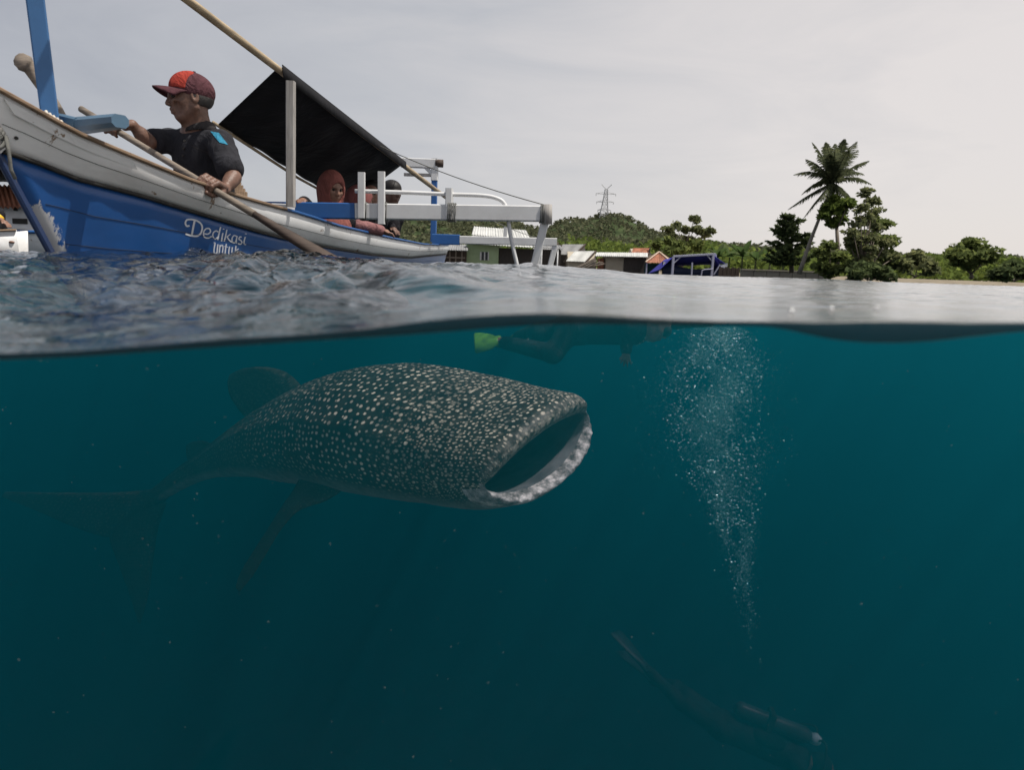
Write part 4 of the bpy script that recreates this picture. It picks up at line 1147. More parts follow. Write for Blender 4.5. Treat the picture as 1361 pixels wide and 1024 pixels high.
# after boom
YB = 4.6
b0, b1, b2 = pt(352, 279, YB), pt(473, 281, YB), pt(727, 284.5, YB)
MB().beam(b0, b1, 0.08, 0.102, ch=0.08).build('blue_boom', M['blue'], boat)
MB().beam(b1 + Vector((.002, 0, 0)), b2, 0.078, 0.10, ch=0.08).build('white_boom', M['white'], boat)
MB().tube([pt(727, 298, YB - .02), pt(727, 272, YB - .02)], 0.034, 12).build('boom_end', M['grey_post'], boat, True)
MB().beam(pt(724, 296, YB), pt(708, 362, YB + .02), 0.055, 0.05, up=(0, 1, 0), w2=0.05).build('float_strut', M['white'], boat)
MB().beam(pt(365, 275, YB - .3), pt(387, 276, YB - .42), 0.05, 0.04).build('post_step', M['white'], boat)
for px, top_ in ((480.5, 229), (507, 228)):
    MB().beam(pt(px, 298 if px > 500 else 290, YB - .045), pt(px, top_, YB - .045), 0.045, 0.03, up=(0, 1, 0)).build('boom_post', M['white'], boat)
MB().beam(pt(597, 292, YB), pt(597.5, 251, YB), 0.045, 0.1, up=(0, 1, 0)).build('boom_post', M['white'], boat)
hr = smooth_path([tuple(pt(*q, YB)) for q in ((472, 254), (540, 256), (600, 258.5), (640, 260), (658, 263), (669, 269), (674, 282), (678, 310), (684, 338), (692, 372))], 5)
MB().tube(hr, 0.0135, 8).build('hand_rail', M['white'], boat, True)
for px, n_, w_ in ((480.5, 4, .09), (507, 4, .09), (597, 5, .12), (718, 4, .085)):
    mb = MB()
    for k in range(n_):
        c = pt(px + (k - n_ / 2) * 2.3 + 5, 282.5 + .01 * px * 0, YB); c.z = b1.lerp(b2, (px - 473) / 254).z
        hy, hz = w_ / 2 + .004, .056
        mb.tube([c + Vector((0, -hy, -hz)), c + Vector((.004, -hy, hz)), c + Vector((.002, hy, hz)), c + Vector((-.003, hy, -hz)), c + Vector((0, -hy, -hz))], .0042, 5)
    mb.build('boom_lashing', M['rope'], boat, True)
# second boom farther aft
YS = 9.0
c0_, c1_, c2_ = pt(575, 318, YS), pt(611, 319, YS), pt(740, 322, YS)
MB().beam(c0_, c1_, 0.09, 0.13, ch=0.08).build('blue_boom', M['blue'], boat)
MB().beam(c1_ + Vector((.003, 0, 0)), c2_, 0.088, 0.10, ch=0.08).build('white_boom', M['white'], boat)
MB().beam(pt(738, 327, YS), pt(729, 362, YS), 0.07, 0.07, up=(0, 1, 0)).build('float_strut', M['white'], boat)
MB().beam(pt(716, 325, YS), pt(719, 360, YS), 0.035, 0.035, up=(0, 1, 0)).build('strut', M['white'], boat)
MB().beam(pt(671.5, 325, YS), pt(672, 302, YS), 0.05, 0.06, up=(0, 1, 0)).build('boom_post', M['white'], boat)
fl = [pt(708, 358, YB), pt(729, 358, YS)]
fl = [Vector((p.x, p.y, -0.035)) for p in fl]
d_ = (fl[1] - fl[0]).normalized()
MB().tube([fl[0] - d_ * .5 + Vector((0, 0, -.03)), fl[0] - d_ * .3, fl[0], fl[0].lerp(fl[1], .5), fl[1], fl[1] + d_ * 1.5], [0.03, 0.045, 0.045, 0.045, 0.045, 0.035], 12).build('float', M['white'], boat, True)
# stern frame
YF = 9.2
MB().beam(pt(533, 216, YF), pt(579, 218, YF), 0.1, 0.115, ch=0.08).build('stern_beam', M['white'], boat)
MB().tube([pt(579, 217, YF - .01), pt(589, 217.5, YF - .01)], 0.05, 12).build('beam_end', M['dark_wood'], boat, True)
MB().beam(pt(577.5, 240, YF), pt(578, 211, YF), 0.09, 0.08, up=(0, 1, 0)).build('stern_post_top', M['white'], boat)
MB().beam(pt(576, 322, YF), pt(577.5, 240.5, YF), 0.075, 0.07, up=(0, 1, 0)).build('stern_post', M['blue'], boat)
MB().beam(pt(537, 232, YF), pt(574, 233, YF), 0.04, 0.04).build('stern_bar', M['grey_post'], boat)
MB().beam(pt(566, 222.5, YF), pt(575, 232, YF), 0.05, 0.05).build('knee', M['white'], boat)
# ropes
def rope(p, q, sag, r=0.0035, nm='stay_rope'):
    P_ = [p.lerp(q, k / 12) + Vector((0, 0, -sag * 4 * (k / 12) * (1 - k / 12))) for k in range(13)]
    MB().tube(P_, r, 5).build(nm, M['rope'], boat, True)
rope(lerp_img(ra, rb_, 501), pt(726, 273, YB), 0.03)
rope(lerp_img(ra, rb_, 503), pt(503, 240, 6.6), 0.0, 0.003)
rope(lerp_img(ra, rb_, 535) , pt(536, 210, YF), 0.0, 0.003)
rope(pt(634, 284, YB + .05), pt(722, 318, YS), 0.02, 0.003)
# planks of the seat back behind the rower
for k in range(5):
    MB().beam(pt(312 + k * 3.6, 268 + k * 1.5, 3.95), pt(316 + k * 2.7, 238 + k * 4.5, 4.0), 0.016, 0.012, up=(0, 1, 0)).build('back_slat', M['rail_wood'], boat)

# ------------------------------------------------------------------ people
def fingers(center, axis, r, back, wrist_dir, s=1.0, k=0.006):
    """hand gripping a shaft: palm, four curled fingers, thumb"""
    ax = Vector(axis).normalized(); bk = Vector(back); bk = (bk - ax * bk.dot(ax)).normalized(); sd3 = ax.cross(bk).normalized()
    C = Vector(center); pr = []
    if Vector(wrist_dir).dot(sd3) < 0: sd3 = -sd3          # wrist side
    for i in range(4):
        o_ = ax * ((i - 1.5) * 0.0205 * s); ln = (0.92, 1.05, 1.0, 0.82)[i]
        rr = r + 0.0095 * s; P_ = []
        for a in (0.15, 0.75 , 1.45, 2.15 , 2.8):
            a *= ln
            P_.append(C + o_ + (bk * math.cos(a) - sd3 * math.sin(a)) * rr * (1.12 if a < 1.6 else 1.0))
        rad = [0.0102, 0.0096, 0.0090, 0.0084, 0.0074]
        for j in range(4): pr.append(cone(P_[j], P_[j + 1], rad[j] * s, rad[j + 1] * s, k * 0.6))
        kn = C + o_ + bk * (r + 0.017 * s) + sd3 * 0.004
        pr.append(ell(kn, (0.0112 * s,) * 3, None, k * .5))
        w_ = C + bk * (r + 0.008 * s) + sd3 * (0.072 * s) + ax * ((i - 1.5) * 0.012 * s)
        pr.append(cone(kn, w_, 0.0115 * s, 0.015 * s, k * 1.2))
    # thumb leaves the side of the palm near its base
    tb = C + sd3 * (0.055 * s) + ax * (0.026 * s) + bk * (r * 0.4); t1 = C + ax * (0.044 * s) + sd3 * (0.022 * s) - bk * (r * 0.35)
    t2 = C + ax * (0.036 * s) - bk * (r + 0.010 * s) - sd3 * 0.004; t3 = C + ax * 0.024 * s - bk * (r + 0.009 * s) - sd3 * (0.026 * s)
    pr += [cone(tb, t1, 0.016 * s, 0.0125 * s, k), cone(t1, t2, 0.012 * s, 0.0105 * s, k * .6), cone(t2, t3, 0.0105 * s, 0.0085 * s, k * .6)]
    wrist = C + bk * (r * 0.7) + sd3 * (0.10 * s)
    return pr, wrist

def head_prims(c, f, up=(0, 0, 1), s=1.0, gaunt=1.0):
    f, l, u = basis(f, up); R_ = rotm(f, l, u); c = Vector(c)
    def P(x, y, z): return c + (f * x + l * y + u * z) * s
    pr = [ell(P(-.008, 0, .03), (.098 * s, .076 * s, .092 * s), R_, .02),            # skull
          ell(P(.028, 0, -.025), (.068 * s, .062 * s, .082 * s), R_, .03),          # face
          ell(P(.052, 0, -.088), (.030 * s, .030 * s, .024 * s), R_, .03),          # chin
          cone(P(-.01, .055, -.045), P(.05, .024, -.088), .020 * s, .016 * s, .02), cone(P(-.01, -.055, -.045), P(.05, -.024, -.088), .020 * s, .016 * s, .02),
          ell(P(.062, .040, -.018), (.024 * s, .022 * s, .018 * s), R_, .02), ell(P(.062, -.040, -.018), (.024 * s, .022 * s, .018 * s), R_, .02),   # cheek bones
          cone(P(.082, .034, .026), P(.090, .008, .022), .011 * s, .010 * s, .014), cone(P(.082, -.034, .026), P(.090, -.008, .022), .011 * s, .010 * s, .014),  # brow
          ell(P(.090, .031, .006), (.014 * s, .017 * s, .010 * s), R_, .012, '-'), ell(P(.090, -.031, .006), (.014 * s, .017 * s, .010 * s), R_, .012, '-'),
          cone(P(.092, 0, .012), P(.110, 0, -.024), .009 * s, .012 * s, .010),        # nose
          ell(P(.100, .012, -.030), (.010 * s, .009 * s, .008 * s), R_, .006), ell(P(.100, -.012, -.030), (.010 * s, .009 * s, .008 * s), R_, .006),
          ell(P(.076 - .012 * (gaunt - 1), .044, -.050), (.016 * s, .018 * s, .022 * s * gaunt), R_, .02, '-') if gaunt > 1 else ell(P(.06, .03, -.05), (.02 * s, .02 * s, .02 * s), R_, .02),
          ell(P(.076 - .012 * (gaunt - 1), -.044, -.050), (.016 * s, .018 * s, .022 * s * gaunt), R_, .02, '-') if gaunt > 1 else ell(P(.06, -.03, -.05), (.02 * s, .02 * s, .02 * s), R_, .02),
          cone(P(.086, .020, -.054), P(.096, 0, -.051), .0065 * s, .0085 * s, .006), cone(P(.086, -.020, -.054), P(.096, 0, -.051), .0065 * s, .0085 * s, .006),
          cone(P(.084, .016, -.066), P(.092, 0, -.067), .0075 * s, .0085 * s, .005), cone(P(.084, -.016, -.066), P(.092, 0, -.067), .0075 * s, .0085 * s, .005)]
    for sg in (1, -1):
        pr += [ell(P(-.012, sg * .078, .0), (.020 * s, .009 * s, .033 * s), R_, .008), ell(P(-.010, sg * .086, .004), (.010 * s, .006 * s, .019 * s), R_, .006, '-')]
    eyes = [P(.081, .031, .006), P(.081, -.031, .006)]
    return pr, eyes, P, R_

def add_eyes(parent, eyes, s=1.0):
    for e_ in eyes: sdf('eye', [ell(e_, (.0115 * s,) * 3)], 0.004, M['eye'], parent)

# ---- the rower
YR = 3.66
hc = pt(253, 132, 3.60)
rower = thing('person', 'older man in red and maroon cap and dark polo shirt rowing with a long oar', 'person', (xc(YR), YR, 0.1))
hf = Vector((-0.84, -0.53, -0.10))
hp, eyes, HP, HR = head_prims(hc, hf, s=0.98, gaunt=1.25)
Sf, Sn = pt(226, 187, 3.74), pt(293, 190, 3.58)
Ef, En = pt(198, 189, 3.55), pt(310, 236, 3.46)
oar0, oar1 = pt(118, 151, 3.42), pt(432, 342, 3.12)
oax = (oar1 - oar0).normalized()
hn_c = lerp_img(oar0, oar1, 277); hf_c = lerp_img(oar0, oar1, 152)
fn, wn_ = fingers(hn_c, oax, 0.015, Vector((0.25, 0.05, 1)), Vector((.5, 1, .0)), 1.15)
ff, wf_ = fingers(hf_c, -oax, 0.015, Vector((-.1, -.25, 0.9)), Vector((.7, .3, -.2)))
chest = pt(262, 208, 3.69); belly = pt(283, 250, 3.73); hipc = Vector((xc(3.75), 3.78, gun_at(3.75)[0].z - 0.02))
cf, cl_, cu = basis((-0.75, -0.62, 0.0), (0.08, 0.05, 1)); CR = rotm(cf, cl_, cu)
nb0, nb1 = pt(266, 172, 3.65), pt(259, 150, 3.625)
torso = [ell(chest, (.085, .138, .14), CR, .05), ell(belly, (.09, .135, .15), CR, .06), cone(Sf, Sn, .046, .050, .05), ell(hipc, (.12, .165, .12), CR, .06),
         cone(chest, hipc, .10, .12, .06)]
arms_up = [cone(Sf, Ef, .043, .034, .03), cone(Sn, En, .044, .036, .03)]
fore = [cone(Ef, Ef.lerp(wf_, .45), .034, .031, .02), cone(Ef.lerp(wf_, .4), wf_, .031, .022, .02), cone(En, En.lerp(wn_, .4), .033, .031, .02), cone(En.lerp(wn_, .35), wn_, .031, .023, .02),
        cone(wf_, hf_c, .022, .016, .01, ), cone(wn_, wn_.lerp(hn_c, .5), .026, .022, .01)]
fore = fore[:4] + [cone(wn_, wn_.lerp(hn_c + (wn_ - hn_c) * .5, .8), .025, .02, .012), cone(wf_, wf_.lerp(hf_c + (wf_ - hf_c) * .5, .8), .023, .02, .012)]
th = [cone(hipc, hipc + Vector((-.18, -.36, -.02)), .085, .06, .04), cone(hipc + Vector((.05, 0, 0)), hipc + Vector((.0, -.42, -.02)), .085, .06, .04),
      cone(hipc + Vector((-.18, -.36, -.02)), hipc + Vector((-.17, -.38, -.17)), .055, .045, .03), cone(hipc + Vector((.0, -.42, -.02)), hipc + Vector((0, -.44, -.17)), .055, .045, .03)]
neck = [cone(nb0, nb1, .058, .053, .025), cone(Sf.lerp(Sn, .5), nb1, .060, .05, .04), cone(nb0 + cf * .035, HP(.03, .015, -.08), .016, .014, .012), cone(nb0 + cf * .03 + cl_ * .02, HP(-.005, .06, -.05), .014, .012, .012)]
sdf('body', hp + neck + torso + arms_up + fore + th + fn + ff, 0.0042, M['skin_old'], rower)
add_eyes(rower, eyes, .98)
EfS, EnS = Sf.lerp(Ef, .72) , Sn.lerp(En, .74)
folds = []
rf = random.Random(4)
for k in range(3):
    a = chest + (cf * .082 + cl_ * rf.uniform(-.13, .13) + cu * rf.uniform(-.25, .10)); d = (cl_ * rf.uniform(-1, 1) + cu * rf.uniform(-.7, .7)).normalized()
    folds.append(cone(a - d * .06, a + d * .06, .007, .003, .02))
for (a0_, b0_) in ((Sn, EnS), (Sf, EfS)):
    for k in range(5):
        q = a0_.lerp(b0_, 0.2 + .17 * k); d = Vector((rf.uniform(-1, 1), rf.uniform(-1, 1), rf.uniform(-.4, .4))).normalized()
        folds.append(cone(q + d * .045, q + d * .05 + Vector((0, 0, -.03)), .014, .008, .02))
shirt_pr = torso + [cone(Sf, EfS, .046, .054, .03), cone(Sn, EnS, .048, .056, .03)] + folds
shirt_pr += [cone(EfS, EfS + (EfS - Sf).normalized() * .12, .044, .050, .004, '-'), cone(EnS + (EnS - Sn).normalized() * .012, EnS + (EnS - Sn).normalized() * .12, .046, .052, .004, '-')]
shirt = sdf('shirt', shirt_pr, 0.0065, M['shirt'], rower, 0.011)
# collar, placket, stripe and shoulder panel
colr = MB()
N_ = 22
for k in range(N_ + 1):
    pass
vs_, fs = [], []
for k in range(N_ + 1):
    a = math.radians(20 + 320 * k / N_); d = cf * math.cos(a) + cl_ * math.sin(a)
    base_ = nb0 + Vector((0, 0, .004)) + d * .066 - cf * .004; drop = .045 + .03 * max(0, math.cos(a)) ** 2
    vs_ += [base_ + cu * .034 - d * .006, base_ + d * .006 + cu * .018, base_ + d * (.018 + .006 * max(0, math.cos(a))) - cu * (drop * .5 - .010)]
for k in range(N_): a = 3 * k; fs += [(a, a+3, a+4, a+1), (a+1, a+4, a+5, a+2)]
o = MB().add(vs_, fs).build('collar', M['collar'], shirt, True); mo = o.modifiers.new('t', 'SOLIDIFY'); mo.thickness = .006
bsh = bvh_of(shirt)
def decal(name, poly, mat, lift, parent=shirt, bv=None):
    """cloth patch laid over the shirt: a grid between four picture corners dropped on the cloth"""
    A, B, C, D = [np.array(q, float) for q in poly]; n = 10; vs_, ok = [], True
    for j in range(n + 1):
        for i in range(n + 1):
            q = (A * (1 - i / n) + B * (i / n)) * (1 - j / n) + (D * (1 - i / n) + C * (i / n)) * (j / n)
            h = on_hull(q[0], q[1], bv or bsh, lift)
            if h is None: return None
            vs_.append(h[0])
    fs = [(j*(n+1)+i, j*(n+1)+i+1, (j+1)*(n+1)+i+1, (j+1)*(n+1)+i) for j in range(n) for i in range(n)]
    return MB().add(vs_, fs).build(name, mat, parent, True)
decal('shoulder_panel', [(280, 175), (291, 177), (303, 193), (292, 190)], M['cyan_patch'], .003)
decal('pocket_trim', [(254, 193), (277, 202), (277, 203.5), (254, 194.5)], M['collar'], .003)
for py in (188, 198, 207):
    h = on_hull(246.5 - (py - 188) * .12, py, bsh, .006)
    if h: MB().tube([h[0], h[0] + h[1] * .004], .006, 10).build('button', M['rubber'], shirt)
# cap: crown panels, red front panel, brim
capf = Vector((-0.86, -0.50, 0.13)); kf, kl, ku = basis(capf, (0.10, 0.0, 1)); KR = rotm(kf, kl, ku)
kc = hc + ku * .036 - kf * .006
cap_pr = [ell(kc + ku * .008, (.107, .084, .088), KR, .01), ell(kc - ku * .10, (.16, .14, .085), KR, .008, '-'), ell(kc - ku * .055 + kf * .09, (.09, .11, .05), KR, .008, '-')]
cap = sdf('cap', cap_pr, .005, M['cap'], rower)
redp = [ell(kc + ku * .0085 + kf * .001, (.1085, .0858, .0900), KR, .005), ell(kc - ku * .095, (.20, .16, .105), KR, .004, '-'), ell(kc - kf * .118, (.135, .2, .2), KR, .01, '-'), ell(kc - kf * .03 - kl * .115, (.09, .09, .2), KR, .01, '-'), ell(kc - kf * .03 + kl * .125, (.075, .09, .2), KR, .01, '-')]
sdf('front_panel', redp, .005, M['cap_red'], cap)
vs_, fs = [], []
nA, nB = 16, 7
for j in range(nB + 1):
    q = j / nB
    for i in range(nA + 1):
        a = math.radians(-74 + 148 * i / nA)
        inner = kf * (.100 * math.cos(a)) + kl * (.084 * math.sin(a)); outer = kf * (.100 * math.cos(a) + .080 * math.cos(a * .62)) + kl * (.090 * math.sin(a))
        p = kc + inner.lerp(outer, q) + ku * (-.004 - .014 * q * q - .026 * (math.sin(a) ** 2) * (0.3 + q))
        vs_.append(p)
for j in range(nB):
    for i in range(nA): a = j*(nA+1)+i; fs.append((a, a+1, a+nA+2, a+nA+1))
o = MB().add(vs_, fs).build('brim', M['cap'], cap, True); mo = o.modifiers.new('t', 'SOLIDIFY'); mo.thickness = .006
MB().tube([kc + ku * .095, kc + ku * .101], .007, 8).build('cap_button', M['cap'], cap, True)
hair_pr = [ell(hc + ku * .012 - kf * .016, (.095, .0795, .075), HR, .01), ell(hc + kf * .075 - ku * .02, (.085, .12, .2), HR, .01, '-'), ell(hc - ku * .11, (.2, .2, .075), HR, .01, '-')]
sdf('hair', hair_pr, .005, plain('greying_hair', (.05, .047, .045), .8, .5, 150), rower)

# the oar rests in his hands: a thing of its own
oar = thing('oar', 'long dark wooden oar held by the rower, its blade dipping into the sea', 'oar', hn_c)
bl0 = lerp_img(oar0, oar1, 338)
MB().tube([oar0 - oax * .05, hf_c, hn_c, bl0], [.0155, .015, .015, .017], 10).build('shaft', M['grey_wood'], oar, True)
end_ = oar1 + oax * .45
wv = oax.cross(Vector((0.35, -0.8, 0.4))).normalized(); tv = oax.cross(wv).normalized()
vs_, fs = [], []
for i, (q, w_, th_) in enumerate(((0, .017, .016), (.10, .021, .015), (.25, .027, .012), (.5, .036, .010), (.8, .042, .008), (.97, .036, .006), (1, .02, .004))):
    c = bl0.lerp(end_, q)
    vs_ += [c + wv * w_, c + tv * th_ + wv * w_ * .35, c + tv * th_ - wv * w_ * .35, c - wv * w_, c - tv * th_ - wv * w_ * .35, c - tv * th_ + wv * w_ * .35]
for i in range(6):
    for k in range(6): a = i * 6 + k; b = i * 6 + (k + 1) % 6; fs.append((a, b, b + 6, a + 6))
fs += [tuple(range(5, -1, -1)), tuple(range(36, 42))]
MB().add(vs_, fs).build('blade', M['dark_wood'], oar, True)

# ---- passengers under the canopy
def sitter(label, hc, f, cloth, skinm, cover, arms, s=0.95, lean=0.0, cover_mat=None, sink=0.56):
    hc = Vector(hc); f = Vector(f).normalized()
    hp, eyes, P, R_ = head_prims(hc, f, s=s)
    hfl = Vector((f.x, f.y, 0)).normalized(); l = Vector((0, 0, 1)).cross(hfl)
    sh = hc + Vector((0, 0, -.245 * s)) - hfl * (.02 + lean * .5); hip = hc + Vector((0, 0, -sink)) - hfl * (.08 + lean)
    if hip.y > 4 and hip.x < 0 and hip.y < 7.9: hip.x = min(hip.x, xc(hip.y) + .08); sh.x = min(sh.x, xc(sh.y) + .16)
    R2 = rotm(hfl, l, Vector((0, 0, 1)))
    t = thing('person', label, 'person', hip + Vector((0, 0, -.14)))
    SL, SR = sh + l * .155 * s, sh - l * .155 * s
    torso = [cone(SL, SR, .058 * s, .058 * s, .04), ell(sh + Vector((0, 0, -.12)), (.10 * s, .15 * s, .15), R2, .05), ell(hip, (.13 * s, .165 * s, .12), R2, .05), cone(sh, hip, .11 * s, .12 * s, .05)]
    neck = [cone(sh + Vector((0, 0, .02)), hc + Vector((0, 0, -.06)), .052 * s, .048 * s, .03)]
    ax_ = Vector((-.065, -1, 0)); lx = Vector((1, -.065, 0)); kn = [hip + ax_ * .34 + lx * q for q in (.08, -.10)]
    legs = [cone(hip + lx * .06, kn[0], .08, .058, .04), cone(hip - lx * .08, kn[1], .08, .058, .04), cone(kn[0], kn[0] + Vector((0, 0, -.16)), .055, .045, .03), cone(kn[1], kn[1] + Vector((0, 0, -.16)), .055, .045, .03)]
    sk, cl = [], []
    for (side, el, ha, sleeve) in arms:
        S_ = SL if side == 'l' else SR; el, ha = Vector(el), Vector(ha)
        sk += [cone(S_, el, .042 * s, .034 * s, .02), cone(el, ha, .034 * s, .022 * s, .02)]
        d = (ha - el).normalized(); sd_v = d.cross(Vector((0, 0, 1))).normalized()
        sk += [ell(ha + d * .03, (.028, .034, .02), None, .012)]
        for i in range(4):
            b_ = ha + d * .05 + sd_v * ((i - 1.5) * .016); m_ = b_ + d * .03 + Vector((0, 0, -.006)); e_ = m_ + d * .016 + Vector((0, 0, -.022))
            sk += [cone(b_ - d * .02, m_, .0085, .008, .006), cone(m_, e_, .008, .007, .004)]
        tb = ha + d * .015 + sd_v * .028; sk += [cone(tb, tb + d * .03 + sd_v * .016 + Vector((0, 0, -.008)), .0095, .008, .006)]
        cl += [cone(S_, el, .048 * s, .044 * s, .02)]
        if sleeve: cl += [cone(el, el.lerp(ha, .92), .042 * s, .034 * s, .02)]
    for side in 'lr':
        if side not in [a[0] for a in arms]:
            S_ = SL if side == 'l' else SR; q = 1 if side == 'l' else -1
            el = S_ + l * .06 * q + Vector((0, 0, -.24)) - hfl * .03; ha = el + hfl * .2 + Vector((0, 0, -.08)) - l * .08 * q
            if 4 < hip.y < 7.9: el.x = min(el.x, xc(el.y) + .19); ha.x = min(ha.x, xc(ha.y) + .10)
            sk += [cone(S_, el, .042 * s, .034 * s, .02), cone(el, ha, .034 * s, .022 * s, .02), ell(ha + hfl * .04, (.05, .034, .02), R2, .012)]
            cl += [cone(S_, el, .048 * s, .044 * s, .02), cone(el, el.lerp(ha, .9), .042, .034, .02)]
    sdf('body', hp + neck + torso + sk + legs, .008, skinm, t)
    add_eyes(t, eyes, s)
    sdf('clothing', torso + cl + legs, .01, cloth, t, .012)
    F_, L_, U_ = basis(f)
    if cover == 'hijab':
        c = hc + U_ * .012 - F_ * .012
        pr = [ell(c, (.122 * s, .102 * s, .135 * s), R_, .03), cone(c - U_ * .05, sh + Vector((0, 0, .02)), .095 * s, .105 * s, .05), ell(sh + Vector((0, 0, -.05)) + hfl * .015, (.135 * s, .17 * s, .13 * s), R2, .06),
              ell(hc + F_ * .105 - U_ * .018, (.075 * s, .060 * s, .083 * s), R_, .015, '-')]
        sdf('headscarf', pr, .008, cover_mat, t)
    elif cover == 'cap':
        c = hc + U_ * .04 - F_ * .004
        sdf('cap', [ell(c, (.110 * s, .090 * s, .085 * s), R_, .01), ell(c - U_ * .1, (.17, .15, .09), R_, .008, '-'), ell(c + F_ * .12 - U_ * .02, (.065 * s, .065 * s, .008), R_, .012)], .007, cover_mat, t)
        sdf('hair', [ell(hc - F_ * .014 + U_ * .005, (.096 * s, .08 * s, .08 * s), R_, .01), ell(hc + F_ * .08 - U_ * .02, (.09, .12, .2), R_, .01, '-')], .008, M['hair'], t)
    else:
        sdf('hair', [ell(hc - F_ * .012 + U_ * .03, (.106 * s, .086 * s, .10 * s), R_, .02), ell(hc + F_ * .09 - U_ * .025, (.075, .10, .10), R_, .012, '-')], .007, cover_mat or M['hair'], t)
    return t
Y1, Y2_, Y3, Y4 = 5.3, 5.75, 6.2, 6.95
h1 = pt(441, 251, Y1)
sitter('woman in a salmon pink headscarf looking down, seated nearest the canopy post', h1, (0.62, -0.62, -0.22), M['darkcloth'], M['skin'], 'hijab',
       [('r', pt(418, 285, Y1 - .1), pt(403, 268, YB + .06), True)], .95, 0, M['hijab'])
h2 = pt(478, 268, Y2_)
sitter('passenger in a dusty pink headscarf and top leaning one arm over the gunwale', h2, (0.75, 0.25, -0.25), M['pink'], M['skin'], 'hijab',
       [('r', pt(474, 299, Y2_ - .25), pt(508, 307, Y2_ - .2), True)], .93, .1, M['hijab2'], .5)
h3 = pt(494, 258, Y3)
sitter('dark haired passenger whose face shows between the two short white boom posts', h3, (0.15, -0.95, -0.1), M['darkcloth'], M['skin'], 'hair', [], .95, 0, M['hair'])
h4 = pt(520.5, 256, Y4)
sitter('man in a dark cap and black clothing seated rearmost under the canopy', h4, (0.7, -0.6, -0.1), M['darkcloth'], M['skin_old'], 'cap',
       [('r', pt(508, 294, Y4 - .2), pt(521, 303, Y4 - .3), True)], 1.0, 0, M['hair'])

# ------------------------------------------------------------------ second boat on the left
YQ = 13.0
b2 = thing('passenger_boat', 'white passenger boat with rusty corrugated roof and black awning behind the bow', 'boat', ptx(20, YQ, 0.0))
z_w = -0.3
hx0, hx1 = pt(-160, 297, YQ), pt(96, 312, YQ)
vs_, fs = [], []
n = 20
for i in range(n + 1):
    q = i / n; c = hx0.lerp(hx1, q); half = 0.8 * (1 - max(0, (q - .75) / .25) ** 2 * .9)
    zt = c.z + 0.12 * max(0, (q - .7) / .3) ** 2
    for (yy, z) in ((-half, zt), (-half * .96, zt * .45), (-half * .7, -.1), (0, -.35), (half * .7, -.1), (half, zt)): vs_.append((c.x, YQ + .9 + yy, z))
for i in range(n):
    for j in range(5): a = i*6+j; fs.append((a, a+1, a+7, a+6))
fs.append((n*6, n*6+1, n*6+2, n*6+3, n*6+4, n*6+5))
MB().add(vs_, fs).build('hull', M['white_hull'], b2, True)
top_edge = [Vector((v[0], v[1] - .02, v[2])) for v in vs_[::6]]
MB().tube(top_edge, .035, 6).build('gunwale', M['blue'], b2, True)
a, b = pt(-150, 276, YQ + .35), pt(66, 272, YQ + .35)
wz0 = pt(20, 304, YQ + .35).z
mb = MB().box((a.x, YQ + .35, wz0), (b.x, YQ + 1.3, pt(30, 273, YQ + .35).z)); cw = mb.build('cabin_wall', M['white'], b2)
for px in (20, 33, 50, -8):
    p = pt(px, 277, YQ + .33); MB().box((p.x - .035, YQ + .33, p.z - .045), (p.x + .035, YQ + .348, p.z + .045)).build('vent_slot', M['rubber'], cw)
p = pt(26, 294, YQ + .33); MB().box((p.x - .14, YQ + .33, p.z - .05), (p.x + .14, YQ + .348, p.z + .05)).build('hatch', M['rubber'], cw)
MB().sheet(pt(-150, 272, YQ + .1), pt(70, 276, YQ + .1), pt(60, 247, YQ + 1.2), pt(-150, 244, YQ + 1.2), 160, 1, .02, 34, .022).build('roof', M['roof_rust'], b2)
MB().sheet(pt(-170, 205, YQ - .4), pt(60, 206, YQ - .4), pt(62, 243, YQ + 1.6), pt(-170, 240, YQ + 1.6), 16, 6, .01, 3, .02, .1).build('awning', M['tarp'], b2, True)
MB().tube([pt(-170, 200, YQ - .4), pt(26, 203, YQ - .42)], .035, 8).build('awning_pole', plain('yellow_bamboo', (.5, .36, .14), .6), b2, True)
for px in (-60, 46):
    q0 = pt(px, 300, YQ + .6); MB().beam((q0.x, YQ + .6, q0.z), pt(px, 214, YQ + .6), .05, .05).build('awning_post', M['white'], b2)
h5 = pt(-22, 254, 8.0)
sitter('person at the left edge resting a forearm with a yellow wristband beside the passenger boat', h5, (0.9, -0.3, -0.1), M['darkcloth'], M['skin'], 'hair',
       [('r', pt(-14, 283, 7.9), pt(4, 294, 7.85), False)], 1.0, 0, M['hair'])
pe = pt(-4, 289, 7.87); pw = pt(1, 292, 7.86)
wb = bpy.data.objects[[o.name for o in bpy.data.objects if o.get('label', '').startswith('person at the left edge')][0]]
MB().tube([pt(-3, 288.5, 7.88), pt(1, 291.5, 7.86)], [.04, .038], 12).build('wristband', M['yellow'], wb, True)
# the dark dugout that carries that person
dg = thing('dugout_canoe', 'small white canoe partly cut off at the left edge beneath the person with a wristband', 'canoe', ptx(-40, 8.1, 0))
vs_, fs = [], []
d0, d1 = ptx(-420, 8.15, .22), ptx(30, 8.15, .22)
for i in range(15):
    q = i / 14; c = d0.lerp(d1, q); w_ = .34 * math.sin(math.pi * (.06 + .9 * q)) ** .6; sh = .10 * (2 * q - 1) ** 2
    for (yy, zz) in ((-w_, .2 + sh), (-w_ * .8, .0), (0, -.16), (w_ * .8, .0), (w_, .2 + sh)): vs_.append((c.x, c.y + yy, zz))
for i in range(14):
    for j in range(4): a = i*5+j; fs.append((a, a+1, a+6, a+5))
hu = MB().add(vs_, fs).build('hull', M['white_hull'], dg, True)
hu.modifiers.new('t', 'SOLIDIFY').thickness = .02
MB().tube([Vector(v) for v in vs_[::5]], .014, 6).build('rail', M['rail_wood'], dg, True)

